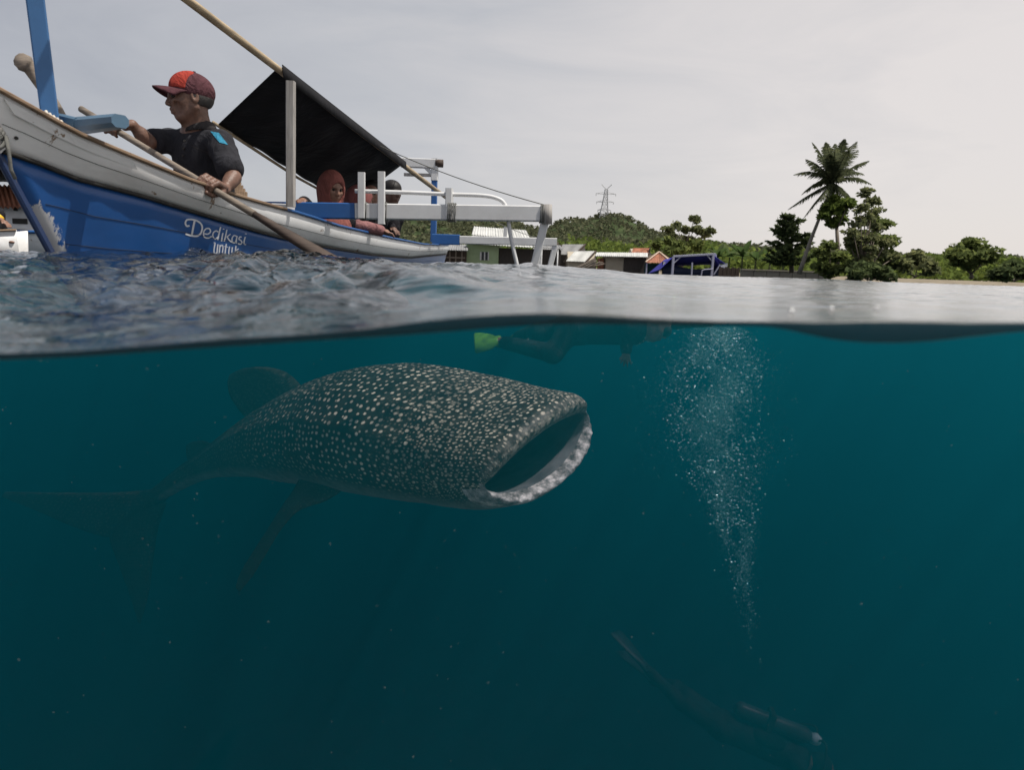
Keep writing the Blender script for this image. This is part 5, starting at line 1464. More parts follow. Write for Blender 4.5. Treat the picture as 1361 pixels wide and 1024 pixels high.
# ------------------------------------------------------------------ whale shark
m, N, L = newmat('whale_shark_skin')
uv = N.new('ShaderNodeUVMap'); uv.uv_map = 'skin'
at = N.new('ShaderNodeAttribute'); at.attribute_name = 'side'     # 0 back .. 1 belly
ah = N.new('ShaderNodeAttribute'); ah.attribute_name = 'headness'
wob = N.new('ShaderNodeTexNoise'); wob.noise_dimensions = '2D'; wob.inputs['Scale'].default_value = 5; L.new(uv.outputs[0], wob.inputs['Vector'])
wm = N.new('ShaderNodeVectorMath'); wm.operation = 'MULTIPLY_ADD'; wm.inputs[1].default_value = (.025, .025, 0); L.new(wob.outputs['Color'], wm.inputs[0]); L.new(uv.outputs[0], wm.inputs[2])
def spots(scale, r0, r1, sc=(1, 1, 1), rnd=0.8):
    mpn = N.new('ShaderNodeMapping'); mpn.inputs['Scale'].default_value = sc; L.new(wm.outputs[0], mpn.inputs[0])
    v = N.new('ShaderNodeTexVoronoi'); v.voronoi_dimensions = '2D'; v.inputs['Scale'].default_value = scale; v.inputs['Randomness'].default_value = rnd
    L.new(mpn.outputs[0], v.inputs['Vector'])
    sp = N.new('ShaderNodeSeparateColor'); L.new(v.outputs['Color'], sp.inputs[0])
    edge = mathn(N, L, 'MULTIPLY_ADD', sp.outputs[0], r1 - r0, r0)
    s_ = mathn(N, L, 'MULTIPLY', mathn(N, L, 'SUBTRACT', edge, v.outputs['Distance']), 6.0, clamp=True)
    bright = mathn(N, L, 'MULTIPLY_ADD', sp.outputs[1], 0.5, 0.5)
    return mathn(N, L, 'MULTIPLY', s_, bright)
sA = spots(27, 0.20, 0.33, (0.78, 1.0, 1), .62); sB = spots(45, 0.21, 0.36, (.8, 1, 1), .66)
smix = N.new('ShaderNodeMix'); smix.data_type = 'FLOAT'
L.new(ah.outputs['Fac'], smix.inputs[0]); L.new(sA, smix.inputs[2]); L.new(sB, smix.inputs[3])
spot = smix.outputs[0]
# faint pale bars between the rows
sxyz = N.new('ShaderNodeSeparateXYZ'); L.new(wm.outputs[0], sxyz.inputs[0])
bar = mathn(N, L, 'SINE', mathn(N, L, 'MULTIPLY', sxyz.outputs['X'], 26.0))
bar = mathn(N, L, 'MULTIPLY', mathn(N, L, 'SUBTRACT', bar, 0.82, clamp=True), 0.9)
base_c = ramp(N, L, noise(N, L, 6, 6, .6), [(.3, (.012, .0125, .009)), (.7, (.030, .031, .022))])
colr_ = mixc(N, L, bar, base_c, (.085, .09, .07))
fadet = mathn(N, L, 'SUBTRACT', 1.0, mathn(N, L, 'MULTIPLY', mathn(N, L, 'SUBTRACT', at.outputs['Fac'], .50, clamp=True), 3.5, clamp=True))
pln = N.new('ShaderNodeAttribute'); pln.attribute_name = 'spot_fade'  # fins are plain; on the rear body it paints in shade and murk
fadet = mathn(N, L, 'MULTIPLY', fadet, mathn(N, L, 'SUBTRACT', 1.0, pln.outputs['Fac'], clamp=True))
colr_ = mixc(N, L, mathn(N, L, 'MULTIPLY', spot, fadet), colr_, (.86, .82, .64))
hm = mathn(N, L, 'MULTIPLY', mathn(N, L, 'SUBTRACT', ah.outputs['Fac'], .885, clamp=True), 8.5, clamp=True)
mot = ramp(N, L, noise(N, L, 34, 6, .7), [(.42, (.03, .032, .028)), (.60, (.30, .29, .25))])
colr_ = mixc(N, L, mathn(N, L, 'MULTIPLY', hm, .8), colr_, mot)
bel = ramp(N, L, at.outputs['Fac'], [(.63, (0, 0, 0)), (.80, (1, 1, 1))])
bn = ramp(N, L, noise(N, L, 14, 6, .65), [(.35, (.10, .11, .11)), (.65, (.27, .28, .27))])
colr_ = mixc(N, L, bel, colr_, bn)
M['shark'] = finish(m, N, L, colr_, .55, bump(N, L, noise(N, L, 30, 6), .25, .01), .3)
m, N, L = newmat('whale_shark_mouth')
M['mouth'] = finish(m, N, L, ramp(N, L, noise(N, L, 7, 5), [(.3, (.07, .078, .085)), (.7, (.17, .18, .19))]), .5, bump(N, L, noise(N, L, 20, 4), .3, .01), .3)
m, N, L = newmat('whale_shark_lip')
lipn = noise(N, L, 24, 7, .72)
M['lip'] = finish(m, N, L, ramp(N, L, lipn, [(.36, (.05, .052, .05)), (.49, (.24, .24, .235)), (.64, (.66, .66, .64))]), .5, bump(N, L, noise(N, L, 45, 5), .5, .008), .3)

C1, C2 = pt(636, 655, 2.58), pt(785, 553, 3.02)
Lat = (C2 - C1).normalized()
keys = [  # (px, py, Y) of the axis, half width, half height
    ((C1 + C2) / 2 + Vector((-.012, .01, .02)), .345, .165),
    (pt(672, 592, 2.95), .375, .220), (pt(630, 585, 3.10), .395, .268), (pt(575, 577, 3.30), .415, .312), (pt(510, 570, 3.58), .42, .342), (pt(450, 572, 3.90), .39, .330),
    (pt(400, 580, 4.15), .355, .285), (pt(360, 589, 4.40), .30, .225), (pt(320, 602, 4.65), .225, .165), (pt(285, 615, 4.95), .15, .115), (pt(250, 632, 5.15), .11, .085), (pt(215, 655, 5.35), .075, .062), (pt(195, 668, 5.5), .045, .055)]
Pk = np.array([tuple(k[0]) for k in keys]); ak = np.array([k[1] for k in keys]); bk = np.array([k[2] for k in keys])
seg = np.concatenate([[0], np.cumsum(np.linalg.norm(np.diff(Pk, axis=0), axis=1))])
def cr1(arr, s):
    """Catmull-Rom through the keys along arc length"""
    i = int(np.clip(np.searchsorted(seg, s) - 1, 0, len(seg) - 2)); t = (s - seg[i]) / (seg[i + 1] - seg[i])
    g = lambda k: arr[int(np.clip(k, 0, len(seg) - 1))]
    a, b, c, d = g(i - 1), g(i), g(i + 1), g(i + 2)
    return 0.5 * (2 * b + (c - a) * t + (2 * a - 5 * b + 4 * c - d) * t * t + (-a + 3 * b - 3 * c + d) * t ** 3)
NSG, NTH = 170, 128
ss = seg[-1] * (np.linspace(0, 1, NSG) ** 1.15)
axis = np.array([cr1(Pk, s) for s in ss])
Lv0 = np.array(tuple(Lat))
V_, UVv, side_, head_, mat_ = [], [], [], [], []
thv = np.linspace(0, 2 * math.pi, NTH, endpoint=False)      # 0 = near side corner, +pi/2 = up
frames = []
for i, s in enumerate(ss):
    T = axis[max(i - 1, 0)] - axis[min(i + 1, NSG - 1)]; T /= np.linalg.norm(T)        # towards the head
    f_ = min(1, s / 2.6)
    lat = Lv0 * (1 - f_) + np.array([0.62, 0.78, 0.12]) * f_
    lat = lat - T * (lat @ T); lat /= np.linalg.norm(lat)
    up = np.cross(lat, T)
    if up[2] < 0: up = -up
    frames.append((axis[i], T, lat, up, cr1(ak, s), cr1(bk, s)))
def section(i, th, shrink=1.0):
    c, T, lat, up, a, b = frames[i]; s = ss[i]
    x = -math.cos(th); y = math.sin(th)
    hd = max(0, 1 - s / 0.55)                       # squarish flat head in front
    ex = 2 / (2 + 0.55 * hd)
    xx = math.copysign(abs(x) ** ex, x) * a; yy = math.copysign(abs(y) ** (ex if y > 0 else 1), y)
    if y > 0: yy *= b * (1.0 + 0.02 * hd)
    else: yy *= b * (1.0 + 0.12 * hd)
    ridge = 0.0
    if y > -0.2:                                    # the three long keels on the flank
        for q, wq in ((0.55, .10), (1.0, .10), (2.14, .10), (2.6, .10)):
            ridge += 0.011 * math.exp(-((th - q) / wq) ** 2) * min(1, s / .8)
    p = c + lat * xx * shrink + up * (yy * shrink)
    n = lat * xx / max(a, 1e-6) + up * yy / max(b, 1e-6); n /= np.linalg.norm(n) + 1e-9
    p = p + n * ridge
    # jaws: upper lip juts forward in the middle, lower lip hangs a little behind
    jaw = math.exp(-(s / 0.16) ** 2)
    mid = 1 - abs(x) ** 2.2
    p = p + T * jaw * mid * (0.085 if y > 0 else 0.045)
    return p
Rg = [[section(i, th) for th in thv] for i in range(NSG)]
rings = []      # inside of the mouth first (deepest first), then the rolled lips, then the skin
def opening(k, th):
    # half-moon mouth: nearly straight upper edge, bowed lower edge, pointed corners
    c, T, lat, up, a, b = frames[0]; x = -math.cos(th); y = math.sin(th)
    p0 = np.array(Rg[0][k]) - c; xl = float(p0 @ lat) * .955
    m_ = max(0.0, 1 - abs(xl / (a * .965)) ** 2.0)
    yo = b * (.42 * m_) if y >= 0 else -b * (.80 * m_ ** .62)
    return c + lat * xl + up * yo + T * (.055 * m_ if y >= 0 else .02 * m_)
OP = [opening(k, th) for k, th in enumerate(thv)]
cen = frames[0][0] - frames[0][3] * frames[0][5] * .25
for (sh, dp) in ((.02, .62), (.34, .60), (.58, .52), (.76, .40), (.88, .27), (.955, .15), (.985, .07), (1.0, .02)):
    c, T, lat, up, a, b = frames[0]
    rg = []
    for k, th in enumerate(thv):
        cc = cen + (OP[k] - cen) * sh - T * dp + up * (.05 * math.sin(th) * min(1, dp * 4) * (1 - sh * .5))
        rg.append(cc)
    rings.append((rg, 1))
for q in (.0, .10, .26, .44, .62, .80, .93):
    c, T, lat, up, a, b = frames[0]
    rg = []
    for k, th in enumerate(thv):
        p0 = np.array(Rg[0][k]); y = math.sin(th); lo = float(sstep(-.10, .35, -y))
        w = math.sin(math.pi * (.06 + .94 * q)) ** .8 * (.35 + .65 * min(1, abs(y) * 1.8))
        bumpy = 1 + .10 * math.sin(th * 23 + 2.2 * math.sin(th * 7) + 5 * q) + .07 * math.sin(th * 61 + 2 * math.sin(th * 13) - 9 * q)
        cc = OP[k] + (p0 - OP[k]) * q + T * w * (.060 - .016 * lo) * (bumpy if lo > .3 else 1 + .35 * (bumpy - 1)) - up * (.006 * w * lo)
        rg.append(cc)
    rings.append((rg, 2))
nin = len(rings)
for i in range(NSG): rings.append((Rg[i], 0))
verts = np.array([p for rg, _ in rings for p in rg]); nR = len(rings)
Fq, mi, uvs = [], [], []
arc = np.zeros((NSG, NTH)); Rga = np.array(Rg); arc[1:] = np.cumsum(np.linalg.norm(np.diff(Rga, axis=0), axis=2), axis=0)
arc = np.concatenate([arc, arc[:, :1]], 1)
for i in range(nR - 1):
    for k in range(NTH):
        k2 = (k + 1) % NTH
        Fq.append((i * NTH + k, i * NTH + k2, (i + 1) * NTH + k2, (i + 1) * NTH + k))
        z_ = max(rings[i][1], rings[i + 1][1]) if i < nin else 0
        if rings[i][1] == 1: z_ = 1
        elif i < nin:
            z_ = 2 if math.sin((k + .5) * 2 * math.pi / NTH) < 0.06 else 0
        elif i < nin + 7 and math.sin((k + .5) * 2 * math.pi / NTH) < -0.05: z_ = 2
        mi.append(z_)
        si, sj = (ss[max(i - nin, 0)], ss[max(i + 1 - nin, 0)])
        for e_, (ri, kk) in enumerate(((max(i - nin, 0), k), (max(i - nin, 0), k + 1), (max(i + 1 - nin, 0), k + 1), (max(i + 1 - nin, 0), k))):
            g = max(.35, frames[ri][4] / .40)
            uvs.append((arc[ri, kk] - (max(0, nin - (i if ri == max(i - nin, 0) and e_ < 2 else i + 1)) * .019 if i < nin else 0), kk / NTH * 2.3 * (0.35 + 0.65 * g)))
Fq.append(tuple(range(NTH - 1, -1, -1))); mi.append(1); uvs += [(0, 0)] * NTH
Fq.append(tuple((nR - 1) * NTH + k for k in range(NTH))); mi.append(0); uvs += [(5, 0)] * NTH
shV = [tuple(v) for v in verts]; shF = list(Fq)
sidev = []
for i in range(nR):
    for th in thv:
        y = math.sin(th); sidev.append(0.5 - 0.5 * y if y < 0.3 else 0.3)
headv = []; spot_fadev = []
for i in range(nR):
    s = ss[max(i - nin, 0)]; spot_fadev += [float(np.clip((s - 0.9) / 1.9, 0, .78))] * NTH; headv += [float(np.clip(.88 - s / 0.85, 0, 1)) if i >= nin else float(np.clip(.88 + .13 * (nin - i) / 4, 0, 1))] * NTH  # spots dimmed towards the tail: shade and murk put into the colour
def add_fin(secs, thick, belly=0.2, n=14):
    """secs: (LE, TE, thickness factor) from root to tip; lens shaped sections"""
    global shV
    b0 = len(shV); m_ = 2 * n
    for (le, te, tf) in secs:
        le, te = Vector(le), Vector(te); ch = te - le
        nrm = fin_n
        for k in range(n):
            q = k / n; sh_ = (q ** .55) * (1 - q) * 1.9; p = le + ch * q + nrm * thick * tf * sh_; shV.append(tuple(p)); sidev.append(.35); headv.append(0.0); spot_fadev.append(.88)
        for k in range(n):
            q = 1 - k / n; sh_ = (q ** .55) * (1 - q) * 1.9; p = le + ch * q - nrm * thick * tf * sh_; shV.append(tuple(p)); sidev.append(belly); headv.append(0.0); spot_fadev.append(.88)
    for i in range(len(secs) - 1):
        for k in range(m_):
            a = b0 + i * m_ + k; b = b0 + i * m_ + (k + 1) % m_
            shF.append((a, b, b + m_, a + m_)); mi.append(0)
            ci = i / len(secs)
            for (dx, kk) in ((0, k), (0, k + 1), (.12, k + 1), (.12, k)): uvs.append((3 + i * .12 + dx, kk * .03))
    e0 = b0 + (len(secs) - 1) * m_
    shF.append(tuple(e0 + k for k in range(m_))); mi.append(0); uvs.extend([(3, 0)] * m_)
def chain(kf_, n):
    """interpolate key sections smoothly"""
    out = []
    K = [(Vector(a), Vector(b), t) for a, b, t in kf_]
    for i in range(n + 1):
        x = i / n * (len(K) - 1); j = min(int(x), len(K) - 2); q = x - j
        g = lambda k: K[max(0, min(len(K) - 1, k))]
        def crv(sel):
            a, b, c, d = (sel(g(j - 1)), sel(g(j)), sel(g(j + 1)), sel(g(j + 2)))
            return (b * 2 + (c - a) * q + (a * 2 - b * 5 + c * 4 - d) * q * q + (b * 3 - a - c * 3 + d) * q ** 3) * 0.5
        out.append((crv(lambda k: k[0]), crv(lambda k: k[1]), K[j][2] * (1 - q) + K[j + 1][2] * q))
    return out
fin_n = Vector((0.55, 0.80, 0.2)).normalized()
YD = 4.35
add_fin(chain([(pt(418, 530, 4.12), pt(338, 578, 4.55), 1.2), (pt(400, 512, 4.2), pt(332, 563, 4.55), 1), (pt(384, 497, 4.3), pt(318, 546, 4.6), .9), (pt(366, 490, 4.35), pt(306, 528, 4.6), .7), (pt(344, 487.5, 4.4), pt(302, 510, 4.6), .5), (pt(322, 490, 4.5), pt(305, 498, 4.6), .25)], 14), 0.055)
add_fin(chain([(pt(296, 600, 5.05), pt(254, 628, 5.4), 1), (pt(282, 590, 5.1), pt(249, 612, 5.4), .8), (pt(268, 586, 5.2), pt(247, 600, 5.4), .5), (pt(254, 588, 5.35), pt(248, 592, 5.4), .2)], 8), 0.03)
fin_n = Vector((0.25, 0.35, 0.9)).normalized()
add_fin(chain([(pt(472, 640, 3.50), pt(405, 618, 3.72), 1.2), (pt(440, 661, 3.40), pt(392, 648, 3.62), 1), (pt(404, 672, 3.36), pt(374, 674, 3.56), .9), (pt(378, 698, 3.36), pt(354, 706, 3.52), .75), (pt(355, 735, 3.40), pt(334, 737, 3.54), .6), (pt(336, 766, 3.46), pt(319, 762, 3.56), .4), (pt(320, 786, 3.54), pt(313, 781, 3.58), .2)], 20), 0.06)
# far pectoral, seen from a step aside
fp0 = Vector(tuple(frames[58][0] + frames[58][2] * frames[58][4] * .8)); out_ = Vector(tuple(frames[58][2])); bk_ = -Vector(tuple(frames[58][1]))
add_fin(chain([(fp0 - bk_ * .15, fp0 + bk_ * .12, 1.2), (fp0 + out_ * .3 + bk_ * .02 + Vector((0, 0, -.12)), fp0 + out_ * .26 + bk_ * .24 + Vector((0, 0, -.1)), .9), (fp0 + out_ * .6 + bk_ * .35 + Vector((0, 0, -.32)), fp0 + out_ * .58 + bk_ * .40 + Vector((0, 0, -.30)), .2)], 10), 0.05)
fin_n = Vector((0.75, 0.6, -0.1)).normalized()
add_fin(chain([(pt(228, 646, 5.2), pt(190, 700, 5.5), 1.2), (pt(190, 652, 5.45), pt(150, 715, 5.6), .9), (pt(140, 655, 5.6), pt(100, 702, 5.75), .7), (pt(80, 655, 5.75), pt(55, 682, 5.85), .5), (pt(8, 654, 5.95), pt(2, 661, 5.95), .2)], 14), 0.05)
add_fin(chain([(pt(222, 668, 5.2), pt(160, 690, 5.55), 1.0), (pt(210, 705, 5.35), pt(145, 712, 5.6), .9), (pt(204, 745, 5.35), pt(155, 745, 5.6), .7), (pt(198, 790, 5.35), pt(170, 785, 5.55), .5), (pt(187, 830, 5.45), pt(183, 826, 5.45), .2)], 14), 0.05, belly=.60)
me = bpy.data.meshes.new('whale_shark')
me.from_pydata(shV, [], shF); me.update()
ul = me.uv_layers.new(name='skin'); ul.data.foreach_set('uv', np.array(uvs, float).ravel())
a_ = me.attributes.new('side', 'FLOAT', 'POINT'); a_.data.foreach_set('value', sidev)
a_ = me.attributes.new('headness', 'FLOAT', 'POINT'); a_.data.foreach_set('value', headv)
a_ = me.attributes.new('spot_fade', 'FLOAT', 'POINT'); a_.data.foreach_set('value', spot_fadev)
me.polygons.foreach_set('use_smooth', np.ones(len(me.polygons), bool))
so = Vector((float(axis[60][0]), float(axis[60][1]), -1.4))
me.transform(Matrix.Translation(-so))
root = thing('whale_shark', 'spotted whale shark with its wide mouth open just below the surface', 'shark', so)
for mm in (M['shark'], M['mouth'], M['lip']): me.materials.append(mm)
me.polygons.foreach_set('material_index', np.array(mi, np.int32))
bm = bmesh.new(); bm.from_mesh(me); bmesh.ops.recalc_face_normals(bm, faces=bm.faces); bm.to_mesh(me); bm.free()
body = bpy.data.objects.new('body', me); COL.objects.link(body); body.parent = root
# small eye behind the corner of the mouth on the near side
eye_p = Vector(tuple(np.array(Rg[16][6])))
sdf('eye', [ell(eye_p, (.017, .017, .017))], .006, M['eye'], root)

# ------------------------------------------------------------------ swimmer at the surface and scuba diver below
M['wetsuit'] = fabric('dark_wetsuit', (.02, .022, .025), 300, 8, .7)
M['fin_green'] = plain('bright_green_fin', (.11, .34, .02), .4, .1)
M['tank'] = plain('grey_tank', (.055, .065, .065), .4, .15)
def fin_blade(p, d, n_, Ln, w, mat, parent):
    p, d, n_ = Vector(p), Vector(d).normalized(), Vector(n_); sd_ = d.cross(n_).normalized(); n_ = sd_.cross(d).normalized()
    vs_, fs = [], []
    for q, ww, th_ in ((0, .055, .03), (.2, .05, .026), (.35, .075, .014), (.7, .098, .010), (.95, .105, .007), (1.0, .09, .005)):
        c = p + d * Ln * q - n_ * .03 * q * q; x = ww * w / .1
        vs_ += [c + sd_ * x + n_ * th_ * .6, c + n_ * th_, c - sd_ * x + n_ * th_ * .6, c - sd_ * x - n_ * th_ * .6, c - n_ * th_, c + sd_ * x - n_ * th_ * .6]
    for i in range(5):
        for k in range(6): a = i * 6 + k; b = i * 6 + (k + 1) % 6; fs.append((a, b, b + 6, a + 6))
    fs += [tuple(range(5, -1, -1)), tuple(range(30, 36))]
    return MB().add(vs_, fs).build('fin', mat, parent, True)
sw = thing('person', 'snorkeller in a dark wetsuit floating at the surface with green fins behind the shark', 'person', pt(760, 452, 5.0))
Ysw = 5.0
hipS = pt(765, 434, Ysw); shS = pt(842, 432, Ysw - .15); hdS = pt(872, 431, Ysw - .2)
f_, l_, u_ = basis(shS - hipS)
RS = rotm(f_, l_, u_)
kneeA = pt(735, 470, Ysw - .12); ankA = pt(672, 456, Ysw + .15); kneeB = pt(715, 442, Ysw + .1); ankB = pt(690, 448, Ysw + .45)
hnd = pt(832, 470, Ysw - .25); elb = pt(833, 450, Ysw - .22)
hp, ey, PP, RR = head_prims(hdS, (0.7, -.2, -.65), (0.6, 0.1, .7))
hand_pr = []
for i, (dx, dy) in enumerate(((-6, 13), (-2.5, 17), (2, 17.5), (6.5, 14.5))):
    b_ = pt(832 + (i - 1.5) * 2.2, 474, Ysw - .25); e_ = pt(832 + dx * 1.1, 470 + dy, Ysw - .25 + .02 * (i % 2)); hand_pr += [cone(hnd, b_, .022, .013, .01), cone(b_, b_.lerp(e_, .55), .0095, .0088, .006), cone(b_.lerp(e_, .55), e_ + Vector((0, .012, 0)), .0088, .0075, .004)]
tb = pt(829, 472, Ysw - .26); hand_pr += [cone(tb, pt(824, 478, Ysw - .28), .012, .009, .008)]
arm2 = [cone(shS + l_ * .16, shS + l_ * .2 + f_ * .28, .05, .042, .02), cone(shS + l_ * .2 + f_ * .28, shS + l_ * .12 + f_ * .52, .040, .026, .02), ell(shS + l_ * .11 + f_ * .58, (.05, .035, .02), RS, .01)]
suit = [cone(hipS, shS, .125, .135, .06), ell(hipS, (.14, .165, .115), RS, .05), cone(shS - l_ * .16, shS + l_ * .16, .065, .065, .05), cone(hipS - l_ * .09, kneeA, .085, .062, .04), cone(kneeA, ankA, .062, .042, .03), cone(hipS + l_ * .09, kneeB, .085, .062, .04), cone(kneeB, ankB, .062, .042, .03)]
armd = [cone(shS - l_ * .17, elb, .05, .042, .03), cone(elb, hnd, .040, .027, .02)]
feet = [cone(ankA, ankA + (ankA - kneeA).normalized() * .12, .04, .032, .02), cone(ankB, ankB + (ankB - kneeB).normalized() * .12, .04, .032, .02)]
sdf('body', hp + [cone(shS, hdS, .06, .055, .03)] + suit + armd + hand_pr + arm2 + feet, .009, M['skin'], sw)
sdf('wetsuit', suit + [cone(shS - l_ * .17, elb, .05, .042, .03), cone(elb, elb.lerp(hnd, .8), .040, .030, .02)] + arm2[:2], .012, M['wetsuit'], sw, .010)
fin_blade(ankA + (ankA - kneeA).normalized() * .05, pt(630, 455, Ysw + .1) - ankA, (0, -.8, .6), .20, .085, M['fin_green'], sw)
fin_blade(ankB + (ankB - kneeB).normalized() * .05, (ankB - kneeB), (0, -.3, .9), .42, .10, M['fin_green'], sw)
sdf('mask', [ell(PP(.085, 0, .01), (.04, .072, .045), RR, .01)], .008, M['rubber'], sw)
MB().tube([PP(.075, .07, -.05), PP(.08, .105, .03), PP(.03, .11, .16), PP(-.06, .11, .26)], .011, 8).build('snorkel', M['fin_green'], sw, True)

YD_ = 5.8
dv = thing('person', 'scuba diver in dark gear swimming deep in the lower right below the bubbles', 'person', pt(1040, 985, YD_))
hipD = pt(960, 965, YD_ + .12); shD = pt(1055, 1005, YD_ - .05); hdD = pt(1092, 1022, YD_ - .12)
f_, l_, u_ = basis(shD - hipD, (0.15, 0.1, 1)); RD = rotm(f_, l_, u_)
kA, kB = pt(905, 935, YD_ + .28), pt(900, 915, YD_ + .45); aA, aB = pt(862, 892, YD_ + .5), pt(868, 905, YD_ + .75)
hp, ey, PP, RR = head_prims(hdD, (0.75, -.45, -.3), (0.1, 0.1, 1))
suit = [cone(hipD, shD, .125, .14, .06), ell(hipD, (.14, .165, .115), RD, .05), cone(shD - l_ * .16, shD + l_ * .16, .07, .07, .05), cone(hipD - l_ * .09, kA, .085, .062, .04), cone(kA, aA, .06, .042, .03), cone(hipD + l_ * .09, kB, .085, .062, .04), cone(kB, aB, .06, .042, .03)]
eR, hR = shD - l_ * .22 + f_ * .16 - u_ * .16, shD - l_ * .10 + f_ * .34 - u_ * .2
eL, hL = shD + l_ * .22 + f_ * .16 - u_ * .16, shD + l_ * .10 + f_ * .36 - u_ * .2
armsD = [cone(shD - l_ * .17, eR, .05, .042, .03), cone(eR, hR, .04, .027, .02), cone(shD + l_ * .17, eL, .05, .042, .03), cone(eL, hL, .04, .027, .02)]
hpr = []
for c_ in (hR, hL):
    hpr.append(ell(c_ + f_ * .035, (.045, .034, .018), RD, .012))
    for i in range(4): b_ = c_ + f_ * .06 + l_ * ((i - 1.5) * .017); hpr += [cone(b_, b_ + f_ * .035 - u_ * .008, .009, .0085, .006), cone(b_ + f_ * .035 - u_ * .008, b_ + f_ * .05 - u_ * .03, .0085, .007, .004)]
    hpr.append(cone(c_ + l_ * .03 + f_ * .01, c_ + l_ * .05 + f_ * .05 - u_ * .01, .011, .008, .008))
sdf('body', hp + [cone(shD, hdD, .06, .055, .03)] + suit + armsD + hpr, .010, M['skin'], dv)
sdf('wetsuit', suit + armsD + [ell(hdD - Vector(tuple(RR[:, 0])) * .02 + u_ * .02, (.10, .088, .105), RR, .02), ell(PP(.11, 0, -.02), (.07, .06, .085), RR, .01, '-')], .012, M['wetsuit'], dv, .010)
sdf('mask', [ell(PP(.09, 0, .01), (.04, .075, .045), RR, .01)], .008, M['rubber'], dv)
t0 = hipD.lerp(shD, .12) + u_ * .22; t1 = shD + u_ * .23 + f_ * .06
tk = MB().tube([t0 - f_ * .03, t0, t0 + f_ * .03, t1 - f_ * .04, t1, t1 + f_ * .03], [.04, .070, .075, .075, .06, .03], 16).build('tank', M['tank'], dv, True)
MB().tube([t1 + f_ * .02, t1 + f_ * .07, t1 + f_ * .11], [.05, .058, .035], 10).build('valve', plain('valve_glint', (.55, .75, .7), .4, .1), tk, True)  # enlarged and pale turquoise: a glint painted into the valve's colour
MB().beam(t0.lerp(t1, .45) - l_ * .095, t0.lerp(t1, .45) + l_ * .095, .05, .2, up=u_).build('tank_band', M['rubber'], tk)
sdf('buoyancy_jacket', [ell(hipD.lerp(shD, .6) + u_ * .08, (.20, .17, .09), RD, .04), cone(shD - l_ * .12 + u_ * .05, shD - l_ * .12 - u_ * .1 + f_ * .05, .035, .03, .03), cone(shD + l_ * .12 + u_ * .05, shD + l_ * .12 - u_ * .1 + f_ * .05, .035, .03, .03)], .012, M['darkcloth'], dv)
hs = smooth_path([tuple(t1 + f_ * .08), tuple(t1 + f_ * .10 - l_ * .2 + u_ * .06), tuple(shD - l_ * .30 + f_ * .2), tuple(PP(.14, -.06, -.07)), tuple(PP(.115, 0, -.06))], 6)
MB().tube(hs, .011, 7).build('hose', M['rubber'], dv, True)
hs = smooth_path([tuple(t1 + f_ * .08), tuple(t1 + f_ * .06 + l_ * .22 + u_ * .02), tuple(hipD.lerp(shD, .5) + l_ * .26), tuple(hipD + l_ * .2 - u_ * .1)], 6)
MB().tube(hs, .010, 7).build('hose', M['rubber'], dv, True)
sdf('regulator', [ell(PP(.13, 0, -.06), (.03, .035, .03), RR, .01)], .007, M['rubber'], dv)
M['fin_pale'] = plain('dark_fin', (.035, .04, .045), .5, .15)
fin_blade(aA, pt(826, 846, YD_ + .75) - aA, u_, .50, .11, M['fin_pale'], dv)
fin_blade(aB, pt(832, 868, YD_ + 1.1) - aB, u_, .50, .11, M['fin_pale'], dv)

# ------------------------------------------------------------------ bubbles and drifting specks
m, N, L = newmat('air_bubble')
lw = N.new('ShaderNodeLayerWeight'); lw.inputs['Blend'].default_value = .35
gls = N.new('ShaderNodeBsdfGlossy'); gls.inputs['Roughness'].default_value = .12; gls.inputs['Color'].default_value = (.70, 1, 1, 1)
dfs = N.new('ShaderNodeBsdfDiffuse'); dfs.inputs['Color'].default_value = (.38, .96, .93, 1)  # cyan of both shaders paints in the water that clear bubbles would mirror
mx1 = N.new('ShaderNodeMixShader'); mx1.inputs[0].default_value = .45; L.new(gls.outputs[0], mx1.inputs[1]); L.new(dfs.outputs[0], mx1.inputs[2])
tr = N.new('ShaderNodeBsdfTransparent'); mx2 = N.new('ShaderNodeMixShader'); o = N.new('ShaderNodeOutputMaterial')
L.new(mathn(N, L, 'MULTIPLY_ADD', lw.outputs['Facing'], .3, .7, clamp=True), mx2.inputs[0]); L.new(tr.outputs[0], mx2.inputs[1]); L.new(mx1.outputs[0], mx2.inputs[2]); L.new(mx2.outputs[0], o.inputs['Surface'])
M['bubble'] = m
bmi = bmesh.new(); bmesh.ops.create_icosphere(bmi, subdivisions=1, radius=1.0)
icoV = np.array([v.co[:] for v in bmi.verts]); icoF = np.array([[v.index for v in f_.verts] for f_ in bmi.faces]); bmi.free()
def spheres(C, r, flat=1.0):
    n = len(C); V_ = C[:, None, :] + icoV[None] * (np.asarray(r)[:, None, None] * np.array([1, 1, flat])); F_ = icoF[None] + (np.arange(n) * len(icoV))[:, None, None]
    return V_.reshape(-1, 3), F_.reshape(-1, 3)
Rb = np.random.default_rng(21)
col_y = [(436, 955, 34), (460, 957, 46), (490, 955, 60), (520, 948, 64), (560, 948, 64), (600, 955, 56), (640, 962, 46), (680, 972, 32), (720, 980, 24), (770, 988, 16), (820, 994, 14), (880, 1003, 12), (930, 1015, 10)]
CB, RB_ = [], []
